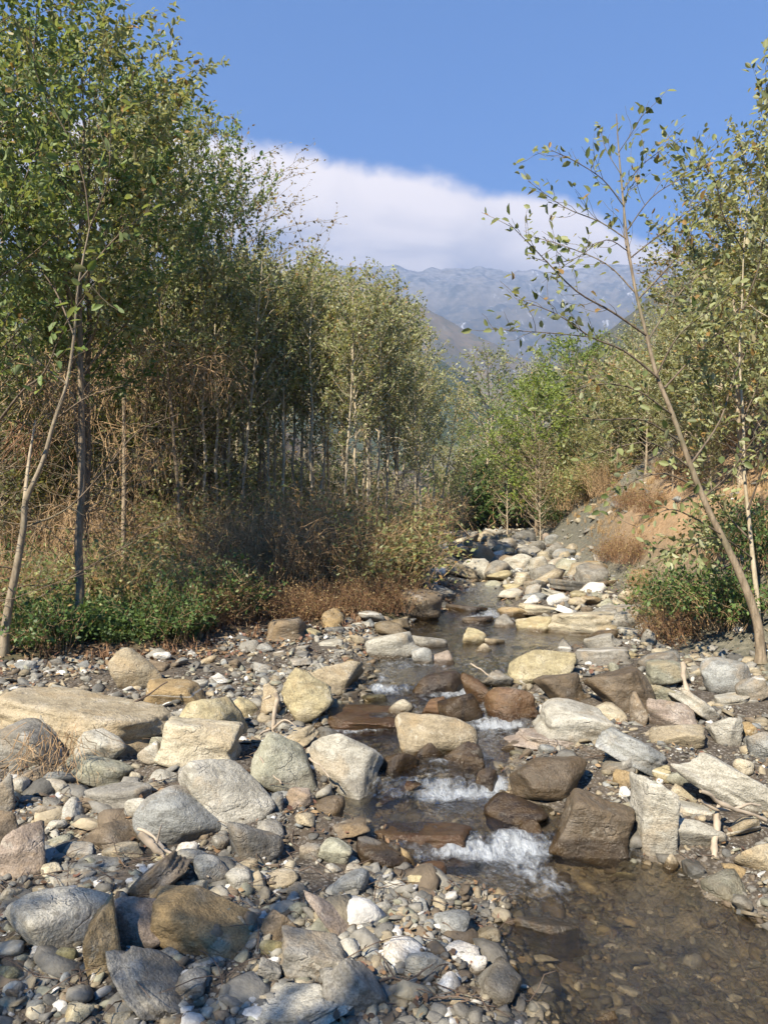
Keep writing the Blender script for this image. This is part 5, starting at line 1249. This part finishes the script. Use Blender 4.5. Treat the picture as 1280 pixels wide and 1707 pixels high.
def shrub_kind(seed, n, rad, H, stem, leaf, leafL, spacing, clump=1, **k):
    me, tips = brush_mesh(seed, n, rad, H, stem, **k); cm = None
    if leaf: cm = leaf_mesh('foliage', tips, np.random.default_rng(seed + 1), leaf, spacing=spacing, leafL=leafL, simple=True, clump=clump, start=.3)
    return me, cm
SK = {
 'dry': shrub_kind(401, 210, .5, .75, DRY, LEAF_BROWN, .03, .3, droop=.55),
 'russet': shrub_kind(402, 220, .45, .5, DRYRED, LEAF_BROWN, .03, .2, droop=.6, thick=.0022),
 'drygreen': shrub_kind(403, 120, .5, .85, DRY, LEAF_ALDER, .05, .07, droop=.5),
 'green': shrub_kind(404, 90, .4, .55, DRY, LEAF_DARK, .048, .065, clump=2, droop=.5),
 'weed': shrub_kind(405, 70, .35, .3, GRASSM, LEAF_DARK, .04, .055, clump=2, droop=.4, thick=.002),
 'scrub': shrub_kind(406, 110, .9, 1.7, DRY, LEAF_OLIVE, .09, .13, clump=2, droop=.45, thick=.008),
 'scrubgreen': shrub_kind(407, 100, .9, 1.6, DRY, LEAF_ALDER, .11, .09, clump=2, droop=.45, thick=.008),
 'darkgreen': shrub_kind(408, 90, .8, 1.0, DRY, LEAF_DARK, .10, .07, clump=3, droop=.5, thick=.006),
}
def plant_shrub(key, name, x, y, s, label, group=None, rz=0, sz=1.0, z=None, cat='shrub'):
    me, cm = SK[key]; root = bpy.data.objects.new(name, None); col.objects.link(root); root.empty_display_size = .1
    root.location = (x, y, gz(x, y) if z is None else z); root.scale = (s, s, s * sz); root.rotation_euler = (0, 0, rz)
    root['label'] = label; root['category'] = cat
    if group: root['group'] = group
    for nm, m in (('stems', me), ('foliage', cm)):
        if m is None: continue
        o = bpy.data.objects.new(nm, m); col.objects.link(o); o.parent = root; o['kind'] = 'stuff'

r = np.random.default_rng(19)
SH = []
# brown brush mound in front of the grove
for k, px in enumerate(np.linspace(390, 655, 13)):
    SH.append((px, 9.7 + r.uniform(-.2, .8) + (px > 560) * .4, 'dry' if k < 10 else 'drygreen', r.uniform(1.3, 1.75), 'mound'))
for k, px in enumerate(np.linspace(430, 650, 10)):
    SH.append((px, 11.9 + r.uniform(-.3, .7), 'dry' if k % 4 else 'drygreen', r.uniform(1.4, 1.9), 'mound2'))
for k, px in enumerate(np.linspace(315, 650, 12)):
    SH.append((px, 8.0 + (px - 320) / 340 * 1.5 + r.uniform(-.1, .4), 'russet', r.uniform(.7, 1.1), 'russet'))
# weeds along the left bank foot
for k, px in enumerate(np.sort(r.uniform(5, 335, 17))):
    SH.append((px, 6.65 + px / 300 * .8 + r.uniform(-.1, 1.3), 'weed' if k % 3 else 'green', r.uniform(.5, 1.4) * (1 if k % 3 else .7), 'weed'))
for k, px in enumerate(np.linspace(-20, 380, 14)):
    SH.append((px, 8.6 + r.uniform(-.5, 1.4), 'green' if k % 4 == 1 else ('drygreen' if k % 2 else 'dry'), r.uniform(.8, 1.4), 'under'))
for k, px in enumerate(np.linspace(-10, 420, 15)):
    SH.append((px, 11.0 + r.uniform(-.8, 2.0), 'dry' if k % 3 else 'drygreen', r.uniform(1.3, 2.0), 'under2'))
words = {'mound': ('tangled brush clump at the front of the mound before the grove', 'brush mound in front of the grove'),
 'mound2': ('taller tangled brush clump on top of the mound before the grove', 'brush on top of the mound'),
 'russet': ('russet twiggy brush at the foot of the left bank', 'russet brush on the left bank edge'),
 'weed': ('low green weed patch along the foot of the left bank', 'green weeds on the left bank edge'),
 'under': ('undergrowth bush below the tall left trees', 'undergrowth among the left trees'),
 'under2': ('brown undergrowth bush deeper among the left trees', 'brown undergrowth behind the left trees')}
cnt = {}
for px, yy, key, s, g in SH:
    x = (px - CX) / F * yy; c = cnt.get(g, 0); cnt[g] = c + 1
    kn = {'dry': 'brush_clump', 'drygreen': 'bush', 'russet': 'brush_clump', 'weed': 'weed_clump', 'green': 'bush'}[key]
    plant_shrub(key, kn, x, yy, s, f'{words[g][0]}, {ORD[c]} from left', words[g][1], r.uniform(0, 6.28), cat='plant' if key == 'weed' else 'shrub')
# brush on the upstream left bank
for k, (px, yy, key, s) in enumerate([(655, 11.0, 'green', 1.2), (665, 12.2, 'green', 1.4), (680, 13.6, 'dry', 1.3), (682, 16, 'drygreen', 1.5), (688, 19, 'dry', 1.6), (700, 22, 'drygreen', 1.8), (715, 26, 'dry', 2.0), (705, 28, 'drygreen', 2.4)]):
    x = (px - CX) / F * yy
    plant_shrub(key, 'bush', x, yy, s, f'bush hanging over the upstream left bank, {ORD[k]} going up the stream', 'bushes on the upstream left bank', k)
# dark green bushes at the stream head
for k, (px, yy, key, s) in enumerate([(800, 31, 'darkgreen', 2.4), (840, 32, 'darkgreen', 2.6), (880, 31, 'darkgreen', 2.4), (915, 28, 'darkgreen', 1.9), (945, 26, 'scrubgreen', 1.5), (860, 35, 'darkgreen', 3.2), (815, 36, 'darkgreen', 3.2), (780, 31, 'darkgreen', 2.2), (1000, 25, 'scrubgreen', 1.2)]):
    x = (px - CX) / F * yy
    plant_shrub(key, 'bush', x, yy, s, f'dark green bush closing the head of the stream, {ORD[k]} of the row', 'dark bushes at the head of the stream', k)
# green bush, brown brush beside it, on the right
for k, (px, yy, key, s, lab) in enumerate([(1180, 7.5, 'green', 1.15, 'dense green leafy bush on the right bank beside the leaning tree'), (1232, 7.1, 'green', 1.0, 'green leafy bush around the foot of the leaning tree'),
     (1130, 8.3, 'green', 1.1, 'green bush on the left side of the brown brush on the right bank'), (1215, 8.8, 'green', 1.15, 'green bush behind the other two on the right bank'), (1280, 7.3, 'green', 1.0, 'green bush cut by the right edge'),
     (1122, 7.55, 'russet', 1.0, 'round brown dry brush on the right bank in front of the green bush'), (1090, 9.7, 'drygreen', .7, 'small yellow-green bush at the foot of the orange bank')]):
    x = (px - CX) / F * yy
    plant_shrub(key, 'bush' if 'green' in key else 'brush_clump', x, yy, s, lab, None, k)
for k, (px, yy, s) in enumerate([(1055, 12.6, 1.1), (1085, 13.4, 1.0), (1020, 13.8, 1.0), (1120, 14.2, 1.1), (1160, 12.4, .8), (1240, 12.2, .8), (1050, 15.5, 1.0), (1200, 13.4, .8)]):
    x = (px - CX) / F * yy
    plant_shrub('russet', 'dry_grass_tuft', x, yy, s, f'tuft of reddish dry grass on the orange bank, {ORD[k]} of its kind', 'dry grass tufts on the orange bank', k, cat='plant')
CO = [925, 955, 985, 1000, 1015, 1060, 1120, 1190]
for k, (px, yy, key, s) in enumerate([(955, 22.5, 'drygreen', 1.6), (985, 21.5, 'scrubgreen', .7), (1015, 20, 'dry', 1.6), (925, 24, 'green', 1.9),
     (1000, 24, 'scrubgreen', 1.0), (1060, 21, 'scrubgreen', 1.0), (1120, 19, 'scrubgreen', 1.0), (1190, 15.5, 'scrubgreen', .7), ]):
    x = (px - CX) / F * yy
    plant_shrub(key, 'bank_bush', x, yy, s, f'low {dict(dry="brown", scrub="brown", green="green").get(key, "olive")} bush along the crest of the right bank, {ORD[CO.index(px)]} from left', 'bushes along the crest of the right bank', k)
# scrub on both hillsides
n = 0
for k in range(60):
    px = r.uniform(-260, 700); yy = r.uniform(16, 46); x = (px - CX) / F * yy; dl, dr = bank_d(x, yy)
    if dl < 2: continue
    plant_shrub(['scrub', 'scrubgreen', 'scrubgreen'][k % 3], 'hillside_bush', x, yy, r.uniform(1.0, 1.7), 'olive and brown scrub bush on the hillside behind the left trees', 'scrub on the left hillside', k)
for k in range(60):
    px = r.uniform(930, 1500); yy = r.uniform(17, 48); x = (px - CX) / F * yy; dl, dr = bank_d(x, yy)
    if dr < 3: continue
    plant_shrub(['scrub', 'scrubgreen', 'scrubgreen'][k % 3], 'hillside_bush', x, yy, r.uniform(.9, 1.5), 'olive and brown scrub bush on the steep right hillside', 'scrub on the right hillside', k)

# dangling brown creeper tangles in the left trees
def tangle(cx, cy, Y, w, h, n, label, seed, mat):
    r = np.random.default_rng(seed); ls = []
    c = ray(cx, cy, Y); w = w / F * Y; h = h / F * Y
    for k in range(n):
        p = np.array([r.normal(0, w * .3), r.normal(0, .25), r.uniform(-.1, .5) * h]); d = r.normal(0, .35, 3)
        m = 9; P = [p]
        for j in range(m - 1):
            d = d * .8 + r.normal(0, .3, 3) + np.array([0, 0, -.22]); P.append(P[-1] + d / np.linalg.norm(d) * h / m * r.uniform(.5, 1.2))
        ls.append((np.array(P), np.linspace(.0045, .002, m)))
    V, Fq = tubes(ls, 3); me = mesh_quads('creeper', V, Fq); fattr(me, 'rnd', r.uniform(0, 1, len(me.polygons)), 'FACE')
    o = link('dry_creeper', me, mat, label=label, category='vine'); o.location = c
for i, a in enumerate([(225, 620, 9.6, 170, 130, 130, 'dry pale creeper tangle hanging in the middle of the left trees'), (100, 670, 7.4, 60, 110, 110, 'dry creeper bunch hanging on the arm of the forked pale tree'),
     (45, 745, 7.6, 40, 80, 80, 'reddish creeper bunch on the short arm of the forked pale tree'), (150, 880, 8.4, 60, 150, 90, 'dry creeper hanging down the dark double trunk'),
     (255, 760, 9.8, 40, 80, 60, 'small creeper bunch hanging right of the slim tan stem'), (330, 640, 10.5, 120, 110, 120, 'brown creeper tangle right of the big pale one'),
     (170, 700, 10.4, 120, 260, 70, 'long brown creeper curtain behind the dark double trunk'), (740, 860, 19, 60, 90, 90, 'grey-brown creeper curtain over the upstream left bank')]):
    tangle(*a, 600 + i, DRYRED if 'reddish' in a[-1] else DRY)

# ------------------------------------------------------------------ grass, litter
def blade_protos(mat, H, n, seed, droop):
    out = []
    for k in range(3):
        r = np.random.default_rng(seed + k); VV = []; FF = []
        for b in range(n):
            a = r.uniform(0, 6.28); d = np.array([math.cos(a), math.sin(a), 0]); s = np.array([-d[1], d[0], 0]) * .004; h = H * r.uniform(.5, 1.2); o = r.uniform(.1, .8)
            base = r.normal(0, .03, 3) * np.array([1, 1, 0]); o0 = len(VV)
            for t in (0, .4, .75, 1): 
                p = base + d * h * o * t ** 1.5 + np.array([0, 0, 1]) * h * (t - droop * o * t ** 2.5)
                w = (1 - t) ** .6 + .05; VV += [p - s * w, p + s * w]
            FF += [[o0 + 2 * j, o0 + 2 * j + 1, o0 + 2 * j + 3, o0 + 2 * j + 2] for j in range(3)]
        me = mesh_quads('tuft', VV, FF); fattr(me, 'rnd', r.uniform(0, 1, len(FF)), 'FACE'); me.materials.append(mat); out.append(me)
    return out
def scatter_area(n, fn, seed, box):
    r = np.random.default_rng(seed); X = r.uniform(box[0], box[1], n); Y = r.uniform(box[2], box[3], n); k = r.uniform(0, 1, n) < fn(X, Y); return X[k], Y[k], r
def up_attrs(X, Y, r, s0, s1, tilt=.15, sink=0):
    n = len(X); s = r.uniform(s0, s1, n); return np.stack([X, Y, ground_z(X, Y) - sink], -1), np.stack([r.normal(0, tilt, n), r.normal(0, tilt, n), r.uniform(0, 6.28, n)], -1), np.repeat(s[:, None], 3, 1)
gp = blade_protos(GRASSM, .22, 14, 701, .4); sp = blade_protos(STRAW, .24, 18, 711, .55); rp_ = blade_protos(DRYRED, .16, 16, 721, .7)
nz = lambda X, Y, k, s: vnoise(np.stack([X * k, Y * k, X * 0], -1), s)
X, Y, r = scatter_area(7000, lambda X, Y: (bank_d(X, Y)[0] > .25) * (X > -.56 * Y) * (.15 + .8 * nz(X, Y, .8, 3)), 1, (-9, 2, 6.2, 20))
build_instancer('grass', *up_attrs(X, Y, r, .5, 1.2), r.integers(0, 3, len(X)), np.ones((len(X), 3)), np.zeros(len(X)), gp)
X, Y, r = scatter_area(6000, lambda X, Y: (bank_d(X, Y)[0] > -.15) * (X > -.56 * Y) * (.2 + nz(X, Y, .9, 13)), 2, (-9, 2, 6.0, 20))
build_instancer('dry_grass', *up_attrs(X, Y, r, .25, 1.0, .35), r.integers(0, 3, len(X)), np.ones((len(X), 3)), np.zeros(len(X)), rp_)
X, Y, r = scatter_area(9000, lambda X, Y: (bank_d(X, Y)[1] > .7) * (X < .6 * Y) * np.clip(.30 + nz(X, Y, .9, 23), 0, 1) * (X > 3.9), 3, (2.8, 12, 8, 22))
build_instancer('dry_grass', *up_attrs(X, Y, r, .35, .9), r.integers(0, 3, len(X)), np.ones((len(X), 3)), np.zeros(len(X)), sp)

# fallen leaves
def litter_protos():
    out = []
    for k in range(3):
        r = np.random.default_rng(800 + k); V, Fq, rn = leaf_geo(np.zeros((1, 3)), np.array([[1., 0, .1]]), np.array([[0, 0, 1.]]), np.array([1.]), np.array([.6]), False, r)
        V[:, 2] += r.normal(0, .08, len(V)); me = mesh_quads('fallen_leaf', V, Fq); fattr(me, 'rnd', r.uniform(0, 1, len(Fq)), 'FACE'); me.materials.append(LITTER); out.append(me)
    return out
def make_litter():
    m, t = new_mat('fallen_leaf'); a = t.new('ShaderNodeAttribute', attribute_name='pcol', attribute_type='INSTANCER')
    p = t.new('ShaderNodeBsdfPrincipled', {'Base Color': a.outputs['Color'], 'Roughness': 0.7}); t.new('ShaderNodeOutputMaterial', {'Surface': p.outputs[0]}); return m
LITTER = make_litter()
def lit_keep(X, Y):
    o = channel_out(X, Y); dl, dr = bank_d(X, Y)
    a = np.where(dl > -.6, .8, .10) + np.where((X < 1.1) & (Y < 4.6), .75, 0) * (nz(X, Y, 1.6, 44) > -.05)
    return a * (o > -.10) * (dr < .2) * (np.abs(X) < .58 * Y)
X, Y, r = scatter_area(42000, lit_keep, 4, (-6, 3.5, 2.3, 12))
n = len(X); s = r.uniform(.014, .042, n) * (1 + (Y > 6) * .6)
pal = np.array([(.13, .075, .04), (.20, .12, .06), (.08, .05, .03), (.28, .19, .10), (.16, .08, .05)])
build_instancer('fallen_leaves', np.stack([X, Y, ground_z(X, Y) + .006 + r.uniform(0, .02, n)], -1), np.stack([r.normal(0, .5, n), r.normal(0, .5, n), r.uniform(0, 6.28, n)], -1),
    np.repeat(s[:, None], 3, 1), r.integers(0, 3, n), pal[r.integers(0, 5, n)], np.zeros(n), litter_protos())
# twiglets in the foreground litter
def twig_stuff():
    r = np.random.default_rng(66); ls = []
    for k in range(1500):
        y = r.uniform(2.4, 9); x = r.uniform(-.55, .45) * y
        if float(channel_out(x, y)) < 0: continue
        if r.uniform() > (.9 if y < 4.6 and x < 1 else .35): continue
        a = r.uniform(0, 6.28); L = r.uniform(.06, .28)
        ls.append((curve_pts((x, y, gz(x, y) + .015), (math.cos(a), math.sin(a), r.uniform(0, .25)), L, 5, r, .12), np.linspace(.0027, .0012, 5)))
    V, Fq = tubes(ls, 4); me = mesh_quads('twigs', V, Fq); fattr(me, 'rnd', r.uniform(0, 1, len(me.polygons)), 'FACE'); link('fallen_twigs', me, DARKWOOD, kind='stuff')
twig_stuff()

# ------------------------------------------------------------------ single branches and sticks
def stick(name, trace, Y, bend, r0, r1, label, mat, side=(), cat='branch'):
    P = pxline(trace, Y, bend); O = P[0].copy(); r = np.random.default_rng(len(label))
    P = P + np.cumsum(r.normal(0, .004, P.shape), 0); lines = [(P - O, np.linspace(r0, r1, len(P)) * (1 + .15 * r.normal(size=len(P))))]
    for tr, b2, q0 in side:
        Q = pxline(tr, Y + bend * .5, b2); lines.append((Q - O, np.linspace(q0, .0015, len(Q))))
    V, Fq = tubes(lines, 7); me = mesh_quads(name, V, Fq); smooth_all(me); fattr(me, 'rnd', np.full(len(me.polygons), .5), 'FACE')
    o = link(name, me, mat, label=label, category=cat); o.location = O
Y0 = hit(200, 1215)[1]
stick('dead_branch', [(137, 1199), (180, 1190), (215, 1174), (245, 1158), (278, 1138)], Y0 - .25, .5, .012, .005, 'dark dead branch lying across the bedrock slab', DARKWOOD, [([(215, 1180), (190, 1186), (120, 1186)], 0, .005), ([(150, 1196), (130, 1225), (130, 1260)], -.2, .005), ([(180, 1188), (215, 1200), (250, 1208)], .2, .004)])
Y0 = hit(300, 1430)[1]
stick('stick', [(232, 1385), (262, 1405), (290, 1430), (318, 1458), (338, 1474)], Y0 - .1, -.25, .009, .004, 'pale thin stick lying below the smooth blue-grey boulder', DRIFT, [([(262, 1405), (268, 1380), (272, 1372)], 0, .006)])
stick('driftwood', [(236, 1388), (255, 1412), (280, 1440)], hit(255, 1430)[1] - .02, .0, .022, .012, 'weathered grey wood chunk beside the pale thin stick', DRIFT, cat='wood')
Y0 = hit(1145, 1192)[1]
stick('upright_stick', [(1148, 1190), (1147, 1160), (1143, 1130), (1141, 1096)], Y0 - .02, .1, .028, .017, 'weathered brown stick standing among boulders on the right', DRIFT, cat='stick')
Y0 = hit(1192, 1432)[1]
stick('upright_stick', [(1190, 1432), (1194, 1400), (1199, 1370), (1204, 1342)], Y0, .15, .016, .010, 'tan stick standing in the gravel right of the grey angular block', DRIFT, cat='stick')
stick('stick', [(1168, 1320), (1200, 1340), (1240, 1360), (1282, 1372)], hit(1220, 1385)[1] - .15, .1, .011, .008, 'pale curved stick lying below the long right-edge slab', DRIFT)
stick('stick', [(1165, 1335), (1205, 1352), (1245, 1350), (1270, 1356)], hit(1220, 1385)[1] - .1, .1, .008, .005, 'second thinner stick crossing the pale curved one', DRIFT)
Y0 = hit(452, 1218)[1]
stick('bleached_root', [(455, 1220), (452, 1200), (456, 1175), (452, 1160)], Y0 - .1, .0, .013, .016, 'bleached forked root standing left of the chunky yellow boulder', DRIFT, [([(452, 1160), (444, 1164), (438, 1168)], 0, .010), ([(455, 1215), (475, 1200), (495, 1212)], -.1, .010), ([(450, 1216), (436, 1222), (430, 1230)], -.1, .009)], cat='root')
Y0 = hit(700, 1670)[1]
stick('twig', [(600, 1630), (640, 1655), (665, 1680), (680, 1705)], Y0 + .1, -.15, .005, .003, 'thin brown twig crossing the bottom of the gravel', DARKWOOD)
stick('twig', [(625, 1645), (660, 1634), (690, 1628), (712, 1615)], Y0 + .05, .05, .004, .002, 'thin forked twig beside the white stone at bottom centre', DARKWOOD, [([(660, 1634), (640, 1600), (625, 1585)], .1, .003)])
stick('twig', [(700, 1680), (740, 1660), (790, 1655), (745, 1672)], Y0 - .02, .0, .004, .002, 'crooked twig at the bottom right of the gravel bar', DARKWOOD)
Y0 = hit(815, 1130)[1]
stick('twig', [(783, 1105), (800, 1120), (822, 1136)], Y0 - .1, -.1, .006, .004, 'short brown twig leaning behind the rust-orange boulder', DRIFT)
Y0 = hit(470, 1300)[1]
stick('stick', [(430, 1262), (447, 1290), (462, 1308)], Y0 - .1, -.05, .006, .004, 'straw-coloured stick on the left side of the tilted greenish boulder', DRIFT)
stick('stick', [(515, 1262), (530, 1280), (548, 1300)], hit(530, 1310)[1] - .12, -.05, .006, .003, 'straw-coloured stick in front of the pale wedge boulder', DRIFT)
stick('dead_branch', [(690, 940), (750, 950), (800, 965), (840, 985)], 14.5, -1.5, .020, .008, 'dark bare branch reaching over the upstream stones', DARKWOOD)
# roots hanging from the left-edge boulder
def roots():
    r = np.random.default_rng(31); ls = []; O = ray(85, 1245, hit(60, 1290)[1] - .1)
    for k in range(60):
        p = np.array([r.normal(0, .10), r.normal(0, .05), r.uniform(-.02, .12)]); d = np.array([r.normal(0, .3), r.normal(0, .3), -1.]); P = [p]
        for j in range(7):
            d = d * .8 + r.normal(0, .3, 3) + np.array([0, 0, -.15]); P.append(P[-1] + d / np.linalg.norm(d) * .045 * r.uniform(.6, 1.3))
        ls.append((np.array(P), np.linspace(.0022, .001, 8)))
    V, Fq = tubes(ls, 4); me = mesh_quads('roots', V, Fq); fattr(me, 'rnd', r.uniform(0, 1, len(me.polygons)), 'FACE')
    o = link('hanging_roots', me, DRY, label='dry fibrous roots hanging over the grey boulder at the left edge', category='roots'); o.location = O
roots()
